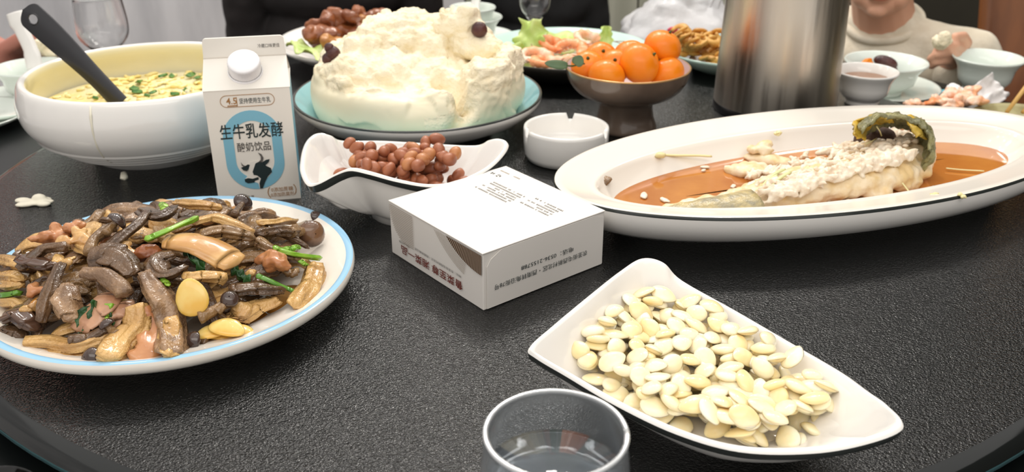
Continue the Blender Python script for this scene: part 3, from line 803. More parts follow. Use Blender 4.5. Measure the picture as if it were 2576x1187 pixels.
# sealed fin with rounded corners
P = [(.001, CR-.0004), (CW-.001, CR-.0004)]
rr = .004
for k in range(7):
    a = math.pi/2*k/6; P.append((CW-.002-rr+rr*math.cos(a), CT-rr+rr*math.sin(a)))
for k in range(7):
    a = math.pi/2+math.pi/2*k/6; P.append((.002+rr+rr*math.cos(a), CT-rr+rr*math.sin(a)))
n = len(P)
V = [(x, h2-.0017, z) for x, z in P] + [(x, h2+.0017, z) for x, z in P]
obj('top_fin', V, [tuple(range(n)), tuple(reversed(range(n, 2*n)))] + [(i, n+i, n+(i+1) % n, (i+1) % n) for i in range(n)], M['carton'], cart, False)
V, F = box(.001, CW-.001, h2-.0021, h2-.0015, CR+.0005, CR+.0012); obj('crimp_line', V, F, M['card_edge'], cart, False)
EX, EY, EZ = Vector((1, 0, 0)), Vector((0, 0, 1)), Vector((0, -1, 0))
O0 = Vector((0, 0, 0))
def cz(x, y):                       # print layout on the front panel
    xl = 75 + .133*(y-450); xr = 640 + .087*(y-440)
    return ((x-xl)/(xr-xl)*CW, (1130-y)/680*CH)
ring_shape(stadium(.0431, .0147, .1025, .0298, 20), stadium(.0431, .0272, .0913, .0196, 20), O0, EX, EY, M['carton_blue'], 'blue_arch', cart)
# pill outline and texts
a, b = cz(188, 550); c, d = cz(537, 480)
def pill(x0, x1, y0, y1, t_):
    r = (y1-y0)/2; out, inn = [], []
    for k in range(9):
        q = -math.pi/2 + math.pi*k/8; out.append((x1-r+r*math.cos(q), (y0+y1)/2+r*math.sin(q))); inn.append((x1-r+(r-t_)*math.cos(q), (y0+y1)/2+(r-t_)*math.sin(q)))
    for k in range(9):
        q = math.pi/2 + math.pi*k/8; out.append((x0+r+r*math.cos(q), (y0+y1)/2+r*math.sin(q))); inn.append((x0+r+(r-t_)*math.cos(q), (y0+y1)/2+(r-t_)*math.sin(q)))
    return out, inn
po, pi_ = pill(a, c, b, d, .0005); ring_shape(po, pi_, O0, EX, EY, M['gold_ink'], 'badge_outline', cart)
def ctext(s, x0, y1, x1, y0, m_, bold=0, nm='lettering'):
    a, b = cz(x0, y1); c, d = cz(x1, y0)
    return text(s, Vector((a, 0, b)), EX, EY, c-a, d-b, m_, nm, cart, bold)
ctext('4.5', 226, 532, 290, 494, M['gold_ink'], .01)
a, b = cz(294, 545); poly([(a, b), (a+.0006, b), (a+.0006, b+.0095), (a, b+.0095)], O0, EX, EY, M['gold_ink'], 'badge_bar', cart)
a, b = cz(232, 544); poly([(a, b), (a+.010, b), (a+.010, b+.0010), (a, b+.0010)], O0, EX, EY, M['gold_ink'], 'badge_underline', cart)
ctext('坚持使用生牛乳', 310, 532, 512, 500, M['ink'])
ctext('生牛乳发酵', 184, 738, 586, 648, M['ink'], .012)
ctext('酸奶饮品', 291, 816, 504, 760, M['ink_grey'], .008)
ctext('0添加蔗糖', 505, 1076, 646, 1048, M['gold_ink'])
ctext('0添加防腐剂', 503, 1108, 650, 1081, M['gold_ink'])
ctext('（', 484, 1112, 496, 1044, M['gold_ink']); ctext('）', 655, 1104, 667, 1036, M['gold_ink'])
ctext('净含量', 322, 1102, 392, 1086, M['ink_grey'])
text('冷藏口味更佳', Vector((.0570, h2-.0017, CR+.0090)), EX, EY, .0225, .0042, M['ink_grey'], 'lettering', cart)
# cow head print, drawn in the 200 x 225 box of the photo
def cow(pts, m_, nm, lift):
    return poly([cz(310+x, 825+y) for x, y in reversed(pts)], O0, EX, EY, m_, nm, cart, .0002, lift)
cow([(42, 70), (60, 55), (95, 50), (125, 55), (160, 80), (195, 100), (200, 130), (170, 160), (150, 195), (140, 222), (120, 222), (112, 190), (90, 180), (45, 182), (25, 170), (28, 155), (50, 130), (52, 100)], M['carton'], 'cow_face', .0006)
cow([(95, 65), (120, 55), (140, 62), (165, 85), (195, 100), (202, 125), (175, 150), (155, 185), (140, 222), (122, 222), (118, 190), (128, 160), (105, 140), (82, 135), (75, 115), (85, 90)], M['ink'], 'cow_patch', .0009)
cow([(0, 85), (25, 78), (45, 68), (58, 72), (50, 95), (38, 108), (15, 102)], M['ink'], 'cow_ear', .0009)
cow([(140, 60), (165, 48), (188, 45), (182, 62), (160, 80), (145, 75)], M['ink'], 'cow_ear', .0009)
cow([(22, 158), (45, 152), (75, 158), (112, 150), (115, 165), (90, 172), (85, 182), (45, 184), (26, 174)], M['ink'], 'cow_muzzle', .0009)
cow([(112, 0), (135, 12), (148, 35), (142, 58), (128, 64), (112, 60), (130, 45), (130, 25)], M['ink_grey'], 'cow_horn', .0009)
cow([(0, 52), (12, 68), (30, 78), (45, 76), (38, 84), (20, 82), (6, 72)], M['ink_grey'], 'cow_horn', .0009)
# cap on the sloping panel
sl = Vector((0, h2, CR-CH)).normalized(); cn = Vector((0, -(CR-CH), h2)).normalized()
cc = Vector((.0428, 0, CH)) + sl*.0235
def capv(pr, n=72, rib=None):
    V, F, R = lathe(pr, n)
    out = []
    for i, v in enumerate(V):
        x, y, z = v
        if rib and rib[0] <= i//n <= rib[1] and (i % n) % 2: x *= .965; y *= .965
        out.append(cc + EX*x + sl*y + cn*z)
    return out, F
V, F = capv([(.0178, -.003), (.0178, .0022), (.0170, .003)]); obj('cap_collar', V, F, M['cap_white'], cart)
V, F = capv([(.0165, .0022), (.0168, .0035), (.0168, .014), (.0163, .0158), (.0148, .0170), (.010, .0173), (.0001, .0174)], rib=(1, 2)); obj('screw_cap', V, F, M['cap_white'], cart)
for sgn in (-1, 1):
    for k in range(4):
        a = math.pi/2 + sgn*(1.15+.14*k); c = cc + EX*(.0225*math.cos(a)) + sl*(.0225*math.sin(a))
        tx = (EX*(-math.sin(a)) + sl*math.cos(a)); rd = EX*math.cos(a) + sl*math.sin(a)
        poly([(-.0010, -.0011), (.0010, -.0011), (.0010, -.0004), (.0004, -.0002), (.0010, .0004), (.0008, .0011), (-.0009, .0011), (-.0004, .0002)], c, tx, -rd if False else rd*-1, M['ink_grey'], 'print_mark', cart)

# ------------------------------------------------------------------ napkin box
BF = Vector((-.0244, .6925, 0)); ba = math.radians(39.04)
BW, BD, BH = .1411, .1452, .0549
bx = thing('napkin_box', 'white printed cardboard napkin box standing in the middle of the turntable', 'box', BF, ba)
o = obj('carton_body', *box(.0006, BW, .0006, BD, 0, BH-.0006), M['card'], bx, False)
bv = o.modifiers.new('b', 'BEVEL'); bv.width = .0009; bv.segments = 2
V, F = box(-.0002, BW+.0002, -.0002, BD+.0002, BH-.0012, BH); o = obj('lid_panel', V, F, M['card'], bx, False); bv = o.modifiers.new('b', 'BEVEL'); bv.width = .0005; bv.segments = 2
# tuck flap on the right side with cut rounded corners
P = [(.0035, .0), (BW-.0035, .0)]
P = [(.004, .001), (BW-.002, .001), (BW-.002, BH-.006), (BW-.014, BH-.0016), (.020, BH-.0016), (.008, BH-.008), (.004, BH-.014)]
poly(P, O0, Vector((1, 0, 0)), Vector((0, 0, 1)), M['card'], 'tuck_flap', bx, .0006, -.0001)
U, Z, Nn = Vector((1, 0, 0)), Vector((0, 0, 1)), Vector((0, 1, 0))
text('农圣街屯西新村北区・西南转角沿街78号', Vector((.845*BW, 0, .40*BH)), -U, -Z, .765*BW, .0052, M['ink'], 'lettering', bx, 0, .0012)
text('电话：0536-2155788', Vector((.72*BW, 0, .56*BH)), -U, -Z, .43*BW, .0050, M['ink'], 'lettering', bx, 0, .0012)
# left side: red title, small line, medallion and line motif
text('鲁菜至尊 湘菜一品', Vector((0, .20*BD, .29*BH)), Nn, -Z, .67*BD, .0088, M['red_ink'], 'lettering', bx, .012, .0006)
text('地址：农圣街屯西新村北区・西南转角沿街', Vector((0, .21*BD, .40*BH)), Nn, -Z, .50*BD, .0026, M['ink_grey'], 'lettering', bx, 0, .0006)
text('0536-2155788', Vector((0, .77*BD, .36*BH)), Nn, -Z, .12*BD, .0024, M['ink_grey'], 'lettering', bx, 0, .0006)
mcz, mr_ = .116, .082
A = [[], []]; B = [[], []]; C_ = [[], []]
def side_quad(T, r0, r1, a0, a1, lift=.0007):
    """sector of the printed sun on the left side, cut off by the box edges"""
    P_ = []
    for r, a in ((r0, a0), (r1, a0), (r1, a1), (r0, a1)):
        rt = (BH-.0022-mcz)/math.sin(a)
        r = max(r, rt); P_.append((-lift, r*math.cos(a), mcz + r*math.sin(a)))
    if max(abs(P_[0][2]-P_[1][2]), abs(P_[0][2]-P_[2][2])) > .0003: add(T, (P_, [(0, 1, 2, 3)]))
for k in range(60):
    a0 = -math.pi/2 + .017 + .0135*k; side_quad(A if k % 2 else B, .03, mr_, a0, a0+.0135)
obj('medallion_print', A[0], A[1], M['brown_ink'], bx, False)['kind'] = 'stuff'; obj('medallion_print', B[0], B[1], M['brown_ink_light'], bx, False)['kind'] = 'stuff'
A = [[], []]
for j in range(7):
    r = mr_ + .0018 + .0017*j
    for k in range(40): side_quad(A, r, r+.0004, -math.pi/2+.28+.02*k, -math.pi/2+.28+.02*(k+1))
for j in range(19):                 # fan of lines at the far upper corner
    z = BH-.003-.0018*j; x1 = BD-.0015-.034*(1-math.sqrt(1-(j/19.5)**2)); x0 = BD-.041
    if x1 > x0: add(A, ([(-.0007, x0, z), (-.0007, x1, z), (-.0007, x1, z-.0005), (-.0007, x0, z-.0005)], [(0, 1, 2, 3)]))
o = obj('line_print', A[0], A[1], M['brown_ink_light'], bx, False); o['kind'] = 'stuff'
# top: rows of tiny print
random.seed(8)
def rows(u0, n0, n1, nrow, du, m_):
    A = [[], []]
    for r in range(nrow):
        x = n0 + (rnd(0, .004) if r else 0); u = u0 + du*r; xe = n1 - (rnd(0, .02) if r % 2 else 0)
        while x < xe:
            w_ = rnd(.0008, .0018)
            if random.random() < .88: 
                add(A, ([(u, x, BH+.0003), (u+.0009, x, BH+.0003), (u+.0009, x+w_, BH+.0003), (u, x+w_, BH+.0003)], [(0, 1, 2, 3)]))
                add(A, ([(u+.0013, x+.0002, BH+.0003), (u+.0019, x+.0002, BH+.0003), (u+.0019, x+w_, BH+.0003), (u+.0013, x+w_, BH+.0003)], [(0, 1, 2, 3)]))
            x += w_+.0007
    obj('fine_print', A[0], A[1], m_, bx, False)
rows(.092, .022, .062, 5, .0042, M['ink_grey']); rows(.082, .070, .118, 6, .0042, M['ink_grey']); rows(.128, .108, .138, 1, .004, M['brown_ink_light'])
A = [[], []]
for k in range(3):
    a0 = 2*math.pi*k/3
    for i in range(5):
        a, b = a0+.28*i, a0+.28*(i+1)
        add(A, ([(.118+.0028*math.cos(a), .128+.0028*math.sin(a), BH+.0003), (.118+.0028*math.cos(b), .128+.0028*math.sin(b), BH+.0003), (.118+.0016*math.cos(b), .128+.0016*math.sin(b), BH+.0003), (.118+.0016*math.cos(a), .128+.0016*math.sin(a), BH+.0003)], [(0, 1, 2, 3)]))
add(A, ([(.1165, .1350, BH+.0003), (.1195, .1350, BH+.0003), (.1195, .1362, BH+.0003), (.1165, .1362, BH+.0003)], [(0, 1, 2, 3)]))
add(A, ([(.1155, .1375, BH+.0003), (.1190, .1375, BH+.0003), (.1200, .1395, BH+.0003), (.1155, .1385, BH+.0003)], [(0, 1, 2, 3)]))
obj('recycling_mark', A[0], A[1], M['ink'], bx, False)

# ------------------------------------------------------------------ two boat dishes
def boat(label, rim_px, floor_z, base_z, foot_c, foot_r, shrink=.60, name='boat_dish'):
    P = [px(*q) for q in rim_px]
    c = sum(P, Vector())/len(P); loc = Vector((foot_c[0], foot_c[1], base_z))
    rim = smooth_loop(P, 7); n = len(rim)
    t = thing(name, label, 'dish', loc)
    fl = [Vector((c.x+(p.x-c.x)*shrink, c.y+(p.y-c.y)*shrink, floor_z)) for p in rim]
    out = [ (p-c)*Vector((1, 1, 0)) if False else Vector((p.x-c.x, p.y-c.y, 0)).normalized() for p in rim]
    rows_ = []
    for p, o_ in zip(rim, out): pass
    def row(fn): return [fn(i)-loc for i in range(n)]
    R_ = []
    # inside: centre -> floor -> wall -> rolled lip
    for s in (0.02, .3, .65): R_.append(row(lambda i: Vector((c.x, c.y, floor_z-.0008)).lerp(fl[i], s)))
    def wall(i, s):
        q = fl[i].lerp(rim[i]-out[i]*.004, s); e = s*s*(1.6-.6*s)
        q.z = floor_z + (rim[i].z-.001-floor_z)*e; return q
    for s in (0, .12, .25, .4, .55, .7, .82, .92, 1.0): R_.append(row(lambda i: wall(i, s)))
    R_.append(row(lambda i: rim[i]-out[i]*.0022 + Vector((0, 0, .0006))))
    R_.append(row(lambda i: rim[i]))
    R_.append(row(lambda i: rim[i]+out[i]*.0012 - Vector((0, 0, .0018))))
    nw = len(R_)-1
    R_.append(row(lambda i: rim[i]+out[i]*.0004 - Vector((0, 0, .0065))))
    R_.append(row(lambda i: rim[i]-out[i]*.004 - Vector((0, 0, .0095))))
    nb = len(R_)-1
    def under(i, s):
        ft = Vector((foot_c[0], foot_c[1], 0)); d = rim[i]-ft; d.z = 0; fq = ft + d.normalized()*foot_r*1.08; fq.z = base_z+.008
        st = rim[i]-out[i]*.004 - Vector((0, 0, .0095)); q = st.lerp(fq, s); q.z = st.z + (fq.z-st.z)*(1-(1-s)**1.35); return q
    for s in (.15, .3, .5, .7, .85, 1.0): R_.append(row(lambda i: under(i, s)))
    def foot(i, r, z):
        d = rim[i]-Vector((foot_c[0], foot_c[1], 0)); d.z = 0; q = Vector((foot_c[0], foot_c[1], 0)) + d.normalized()*r; q.z = base_z+z; return q
    for r, z in ((foot_r, .006), (foot_r*1.02, 0), (foot_r*.93, 0), (foot_r*.9, .004), (foot_r*.05, .005)): R_.append(row(lambda i: foot(i, r, z)))
    V = [v for r in R_ for v in r]; F, RR = [], []
    for j in range(len(R_)-1):
        for i in range(n):
            i2 = (i+1) % n; F.append((j*n+i, j*n+i2, (j+1)*n+i2, (j+1)*n+i)); RR.append(j)
    F.append(tuple(range(n))); RR.append(0)
    split(V, F, RR, lambda r: 0 if r < nw else (1 if r < nb else 2), ['basin', 'black_edge', 'underside'], [M['white_glaze'], M['line_dark'], M['white_glaze']], t)
    return t, c, fl
seed_dish, sc_, sfl = boat('white boat-shaped dish with black edge heaped with pale kernels', [
    (1560, 682, .064), (1615, 650, .068), (1668, 660, .066), (1715, 705, .054), (1850, 781, .046), (2000, 868, .046), (2120, 938, .050), (2185, 985, .060), (2235, 1022, .064), (2268, 1070, .060),
    (2180, 1108, .056), (2040, 1132, .052), (1860, 1128, .048), (1700, 1083, .045), (1550, 1012, .044), (1430, 942, .046), (1352, 896, .050), (1334, 872, .054), (1390, 820, .060), (1480, 745, .063)], .014, 0, (.135, .565), .052)
pn_dish, pc_, pfl = boat('white boat-shaped dish with black edge holding boiled peanuts', [
    (757, 410, .066), (768, 360, .068), (795, 336, .070), (828, 341, .066), (860, 354, .054), (960, 354, .050), (1100, 362, .050), (1200, 366, .052), (1235, 353, .062), (1262, 350, .066), (1277, 364, .064),
    (1255, 398, .061), (1215, 430, .057), (1150, 458, .053), (1080, 466, .052), (1000, 453, .057), (930, 434, .066), (885, 425, .069), (850, 435, .067), (805, 458, .061), (778, 463, .060), (762, 440, .063)], .022, 0, (-.108, .905), .040)

# ------------------------------------------------------------------ heaps of kernels and peanuts
def deposit(n, sample, floor, d, seed, k=.72, lim=1):
    random.seed(seed); P = []
    tries = 0
    while len(P) < n and tries < n*40:
        tries += 1
        x, y = sample(); z = floor(x, y)
        for q in P:
            dd = (q[0]-x)**2 + (q[1]-y)**2
            if dd < d*d: z = max(z, q[2] + k*math.sqrt(d*d-dd))
        if z < floor(x, y) + lim: P.append((x, y, z))
    return P
def kernel_mesh(seed, m_):
    V, F = ellipsoid((0, 0, 0), (.0092, .0070, .0039), nu=20, nv=12)
    out = []
    for v in V:
        tpr = 1 - .28*max(0, v.x/.0092)**1.5
        v2 = Vector((v.x*1.04 if v.x > 0 else v.x*.96, v.y*tpr, v.z*(1-.2*max(0, v.x/.0092))))
        v2.z += .0006*math.sin(v.x*200+seed)*(seed % 3-1) + (0 if v.z > 0 else .0012*(seed % 2))
        out.append(v2*(1+.05*nz(v, 130, seed)))
    me = bpy.data.meshes.new('apricot_kernel'); me.from_pydata([tuple(v) for v in out], [], F); me.materials.append(m_)
    me.polygons.foreach_set('use_smooth', [True]*len(me.polygons)); return me
km = [kernel_mesh(k, M['kernel'] if k % 3 else M['kernel_deep']) for k in range(6)]
# heap footprint read from the photo, as a polygon on the dish floor
hp = [px(x, y, .028) for x, y in [(1440, 890), (1470, 830), (1545, 775), (1600, 775), (1700, 800), (1810, 800), (1925, 845), (2005, 905), (2060, 965), (2075, 1030), (1990, 1075), (1880, 1090), (1740, 1065), (1600, 1000), (1500, 945)]]
def inpoly(x, y, P):
    r = False; j = len(P)-1
    for i in range(len(P)):
        if (P[i].y > y) != (P[j].y > y) and x < (P[j].x-P[i].x)*(y-P[i].y)/(P[j].y-P[i].y)+P[i].x: r = not r
        j = i
    return r
def bowl_floor(c, fl, fz, slope):
    # height of the basin inside: flat, then climbing outside the floor loop
    def f(x, y):
        if inpoly(x, y, fl): return fz
        dm = min((x-q.x)**2+(y-q.y)**2 for q in fl[::3]); return fz + slope*math.sqrt(dm)
    return f
hx = [p.x for p in hp]; hy = [p.y for p in hp]; hc = sum(hp, Vector())/len(hp)
def samp():
    while True:
        x, y = rnd(min(hx), max(hx)), rnd(min(hy), max(hy))
        if inpoly(x, y, hp) and inpoly(x, y, ins): return x, y
ins = [sc_ + (p-sc_)*(.84/.60) for p in sfl]; hp = [hc + (p-hc)*1.07 for p in hp]; hx = [p.x for p in hp]; hy = [p.y for p in hp]
P = deposit(292, samp, bowl_floor(sc_, sfl, .0175, .40), .0125, 3, .36, .024)
random.seed(9)
for i, (x, y, z) in enumerate(P):
    o = link('apricot_kernel', km[random.randrange(6)], None, (x, y, z+.001), (rnd(-.6, .6), rnd(-.5, .5), rnd(0, 6.28))); s = rnd(.95, 1.2); o.scale = (s, s, rnd(.85, 1.15))
    tag(o, 'pale cream blanched kernel in the front boat dish', 'kernel', 'kernels in the front boat dish')
def peanut_mesh(seed, m_):
    V, F = ellipsoid((0, 0, 0), (.0078, .0056, .0056), nu=18, nv=12)
    V = [Vector((v.x, v.y*(1-.10*math.cos(v.x*300)*(seed % 2)), v.z))*(1+.09*nz(v, 170, seed)) for v in V]
    me = bpy.data.meshes.new('peanut'); me.from_pydata([tuple(v) for v in V], [], F); me.materials.append(m_)
    me.polygons.foreach_set('use_smooth', [True]*len(me.polygons)); return me
pm = [peanut_mesh(k, M['peanut'] if k != 2 else M['peanut_pale']) for k in range(5)]
pp = [px(x, y, .034) for x, y in [(835, 440), (870, 395), (960, 372), (1060, 372), (1150, 395), (1180, 415), (1175, 445), (1120, 462), (1000, 470), (900, 460)]]
ppc = sum(pp, Vector())/len(pp); ppx = [p.x for p in pp]; ppy = [p.y for p in pp]
pin = [pc_ + (p-pc_)*(.80/.60) for p in pfl]
def samp2():
    while True:
        x, y = random.gauss(ppc.x-.004, .040), random.gauss(.913, .021)
        if min(ppx)+.006 < x < max(ppx) and .872 < y < .950 and inpoly(x, y, pin): return x, y
P = deposit(112, samp2, bowl_floor(pc_, pfl, .028, .6), .0132, 4, .50, .036)
for i, (x, y, z) in enumerate(P):
    o = link('peanut', pm[random.randrange(5)], None, (x, y, z), (rnd(-.5, .5), rnd(-.6, .6), rnd(0, 6.28))); s = rnd(1.02, 1.28); o.scale = (s, s, s)
    tag(o, 'reddish brown boiled peanut in the small boat dish', 'peanut', 'peanuts in the boat dish behind the box')

# ------------------------------------------------------------------ glasses
def wine_glass(label, loc, R, zr, bowl_h, belly, stem_r=.004, foot=.032, water=None, name='wine_glass', gm='glass'):
    t = thing(name, label, 'glass', loc)
    zb = zr - bowl_h; th = .0016
    out = [(foot, 0), (foot, .0015), (foot*.5, .004), (stem_r*1.6, .009), (stem_r, .016), (stem_r, zb-.010), (stem_r*1.8, zb-.003), (belly*.55, zb+bowl_h*.10), (belly*.9, zb+bowl_h*.28), (belly, zb+bowl_h*.48), ((belly+R)/2+.0005, zb+bowl_h*.78), (R, zr-.001)]
    inn = [(R-.0004, zr), (R-th, zr-.0012), ((belly+R)/2-th, zb+bowl_h*.78), (belly-th, zb+bowl_h*.48), (belly*.9-th, zb+bowl_h*.29), (belly*.55-th, zb+bowl_h*.12), (.0005, zb+.002)]
    V, F, R_ = lathe(smooth_prof(out, 3)+smooth_prof(inn, 3), 72, cap0=True)
    obj('bowl_and_stem', V, F, M[gm], t)
    V, F = tube([(R*math.cos(q), R*math.sin(q), zr-.0002) for q in [2*math.pi*k/72 for k in range(73)]], .0012 if gm == 'haze_tinted_glass' else .0008, 8); obj('rim', V, F, M['rim_highlight_glass'], t)
    if water:
        zw, rw = water
        pr = [(0.0005, zb+.0026), (belly*.55-th-.0004, zb+bowl_h*.12+.0005), (belly*.9-th-.0004, zb+bowl_h*.29), (belly-th-.0004, zb+bowl_h*.48), (rw, zw), (0.0005, zw)]
        V, F, R_ = lathe(smooth_prof(pr[:5], 3)+[pr[5]], 72); obj('water', V, F, M['water'], t)
    return t
gz = -TT
front_glass = wine_glass('clear glass of water at the bottom edge in front of the kernel dish', Vector((.0215, .371, TT)), .0347, .118+gz, .098, .0385, water=(.0975+gz-.004, .0345), gm='haze_tinted_glass')
wine_glass('large clear wine glass standing behind the soup bowl', Vector((px(255, 60, d=1.50).x, 1.50, TT)), .036, .108+gz, .092, .0405)
wine_glass('small stemmed glass standing behind the lettuce', Vector((px(1345, 40, d=1.72).x, 1.72, TT)), .026, .105+gz, .085, .029, .0045)
pz = px(8, 1200, .05)
V, F, R = lathe([(.024, 0), (.026, .002), (.033, .085), (.0325, .0858), (.0318, .085), (.025, .004), (.0005, .003)], 48, cap0=True)
q = px(14, 1172, .05) - Vector((-.0, .033, 0))
tag(obj('water_tumbler', V, F, M['glass'], loc=(q.x, q.y, TT)), 'clear tumbler rim cut off by the lower left corner', 'glass')

# ------------------------------------------------------------------ fruit stand
FS = Vector((.149, 1.178, 0))
fs = thing('fruit_stand', 'bronze-glazed pedestal bowl piled with mandarins', 'fruit bowl', FS)
V, F, R = lathe(smooth_prof([(.0405, 0), (.0415, .003), (.040, .008), (.0365, .018), (.0350, .030), (.0365, .037), (.041, .041)], 4), 72, cap0=True); obj('pedestal', V, F, M['bronze_glaze'], fs)
V, F, R = lathe(smooth_prof([(.036, .0405), (.050, .043), (.066, .052), (.0765, .066), (.0803, .0815)], 4), 96); obj('bowl_outside', V, F, M['bronze_glaze'], fs)
V, F, R = lathe([(.0803, .0815), (.0806, .0828), (.0796, .0836), (.0785, .0832)], 96); obj('rim', V, F, M['gold_rim'], fs)
V, F, R = lathe(smooth_prof([(.0785, .0832), (.0772, .078), (.073, .066), (.062, .054), (.04, .048), (.0005, .047)], 4), 96); obj('bowl_inside', V, F, M['bowl_pink'], fs)
def mandarin(x, y, d, r, label, tilt=(0, 0)):
    p = px(x, y, d=d)
    V, F = ellipsoid((0, 0, 0), (r, r, r*.86), nu=32, nv=22)
    out = []
    for v in V:
        rr_ = math.hypot(v.x, v.y)/r; v2 = v.copy()
        if v.z > 0: v2.z -= .0022*math.exp(-(rr_/.16)**2)
        else: v2.z += .0015*math.exp(-(rr_/.2)**2)
        a = math.atan2(v.y, v.x); out.append(v2*(1+.012*math.cos(5*a+x)*rr_ + .015*nz(v, 40, x % 7)))
    t = thing('mandarin', label, 'mandarin', p); t.rotation_euler = (tilt[0], tilt[1], x % 3)
    obj('fruit', out, F, M['mandarin'], t)
    V, F = tube([(0, 0, r*.80), (0, .0003, r*.86), (.0006, 0, r*.93)], [.0024, .0016, .0012], 8); obj('stalk', V, F, M['stem_green'], t)
    return t
r0 = .0262
mandarin(1667, 119, 1.185, .0245, 'topmost mandarin on the right of the pile', (.35, -.2))
mandarin(1609, 160, 1.150, .0268, 'largest front mandarin in the middle of the fruit bowl', (.9, .2))
mandarin(1676, 186, 1.160, .0235, 'low mandarin at the right under the topmost one', (-.4, .5))
mandarin(1588, 144, 1.205, .024, 'mandarin peeking out behind the largest front one', (.3, -.3))
mandarin(1512, 148, 1.195, .0225, 'back left mandarin with a pale stalk facing the camera', (.75, .1))
mandarin(1478, 168, 1.165, .0215, 'leftmost mandarin beside the leaf', (-.3, -.6))
mandarin(1548, 166, 1.168, .0215, 'small mandarin with dark stalk left of the largest one', (.85, -.2))
mandarin(1526, 192, 1.135, .0230, 'low front left mandarin behind the bowl rim', (.5, .5))
lf = thing('mandarin_leaf', 'grey-green pair of leaves hanging over the left bowl rim', 'leaf', px(1437, 163, d=1.135))
def leaf(pts, w_, m_, parent, base, nm='leaf'):
    P = smooth_prof([tuple(px(*p_[:2], d=p_[2])-base) for p_ in pts], 5); n_ = len(P); V, F = [], []
    for i, p_ in enumerate(P):
        s = i/(n_-1); p_ = Vector(p_); hw_ = w_*math.sin(math.pi*min(1, .12+.88*s))**.7 if s < .999 else .0004
        tdir = (Vector(P[min(i+1, n_-1)])-Vector(P[max(0, i-1)])).normalized(); sd = tdir.cross(Vector((0, -1, .35))).normalized(); nn = sd.cross(tdir)
        for q in (-1, -.5, 0, .5, 1): V.append(p_ + sd*hw_*q + nn*(.15*hw_*abs(q)))
    for i in range(n_-1):
        for k in range(4): F.append((i*5+k, i*5+k+1, (i+1)*5+k+1, (i+1)*5+k))
    o = obj(nm, V, F, m_, parent); s_ = o.modifiers.new('s', 'SOLIDIFY'); s_.thickness = .0006
    return o
leaf([(1447, 163, 1.122), (1455, 152, 1.120), (1462, 140, 1.118)], .0075, M['leaf_grey'], lf, lf.location)
leaf([(1428, 165, 1.116), (1400, 162, 1.112), (1370, 158, 1.112)], .0055, M['leaf_grey'], lf, lf.location)
V, F = tube([px(1425, 165, d=1.116)-lf.location, px(1440, 166, d=1.120)-lf.location, px(1470, 160, d=1.14)-lf.location], .0011, 8); obj('twig', V, F, M['stem_green'], lf)

# ------------------------------------------------------------------ steel kettle
KT = Vector((.367, 1.262, 0))
kt = thing('steel_kettle', 'tall brushed steel thermos jug standing behind the fish platter', 'kettle', KT)
V, F, R = lathe(smooth_prof([(.078, 0), (.0825, .002), (.0836, .008), (.0833, .03), (.0818, .09), (.0798, .155), (.078, .20), (.066, .228), (.052, .240)], 5), 96, cap0=True); obj('body', V, F, M['steel'], kt)
V, F, R = lathe([(.0838, .0), (.0845, .002), (.0845, .010), (.0838, .011)], 96); obj('base_ring', V, F, M['steel_dark'], kt)
V, F, R = lathe(smooth_prof([(.052, .238), (.054, .246), (.050, .256), (.030, .264), (.010, .266), (.010, .276), (.014, .282), (.010, .288), (.0005, .289)], 3), 64); obj('lid', V, F, M['steel_dark'], kt)
V, F = tube(smooth_prof([(.02, .075, .21), (.03, .115, .215), (.033, .128, .17), (.032, .122, .11), (.021, .082, .075)], 6), .010, 12, .7); obj('handle', V, F, M['table_dark'], kt)
V, F = tube(smooth_prof([(-.055, -.01, .222), (-.075, -.014, .236), (-.088, -.016, .252)], 5), [.018]*3+[.015]*4+[.012]*4, 14, .8); obj('spout', V, F, M['steel'], kt)

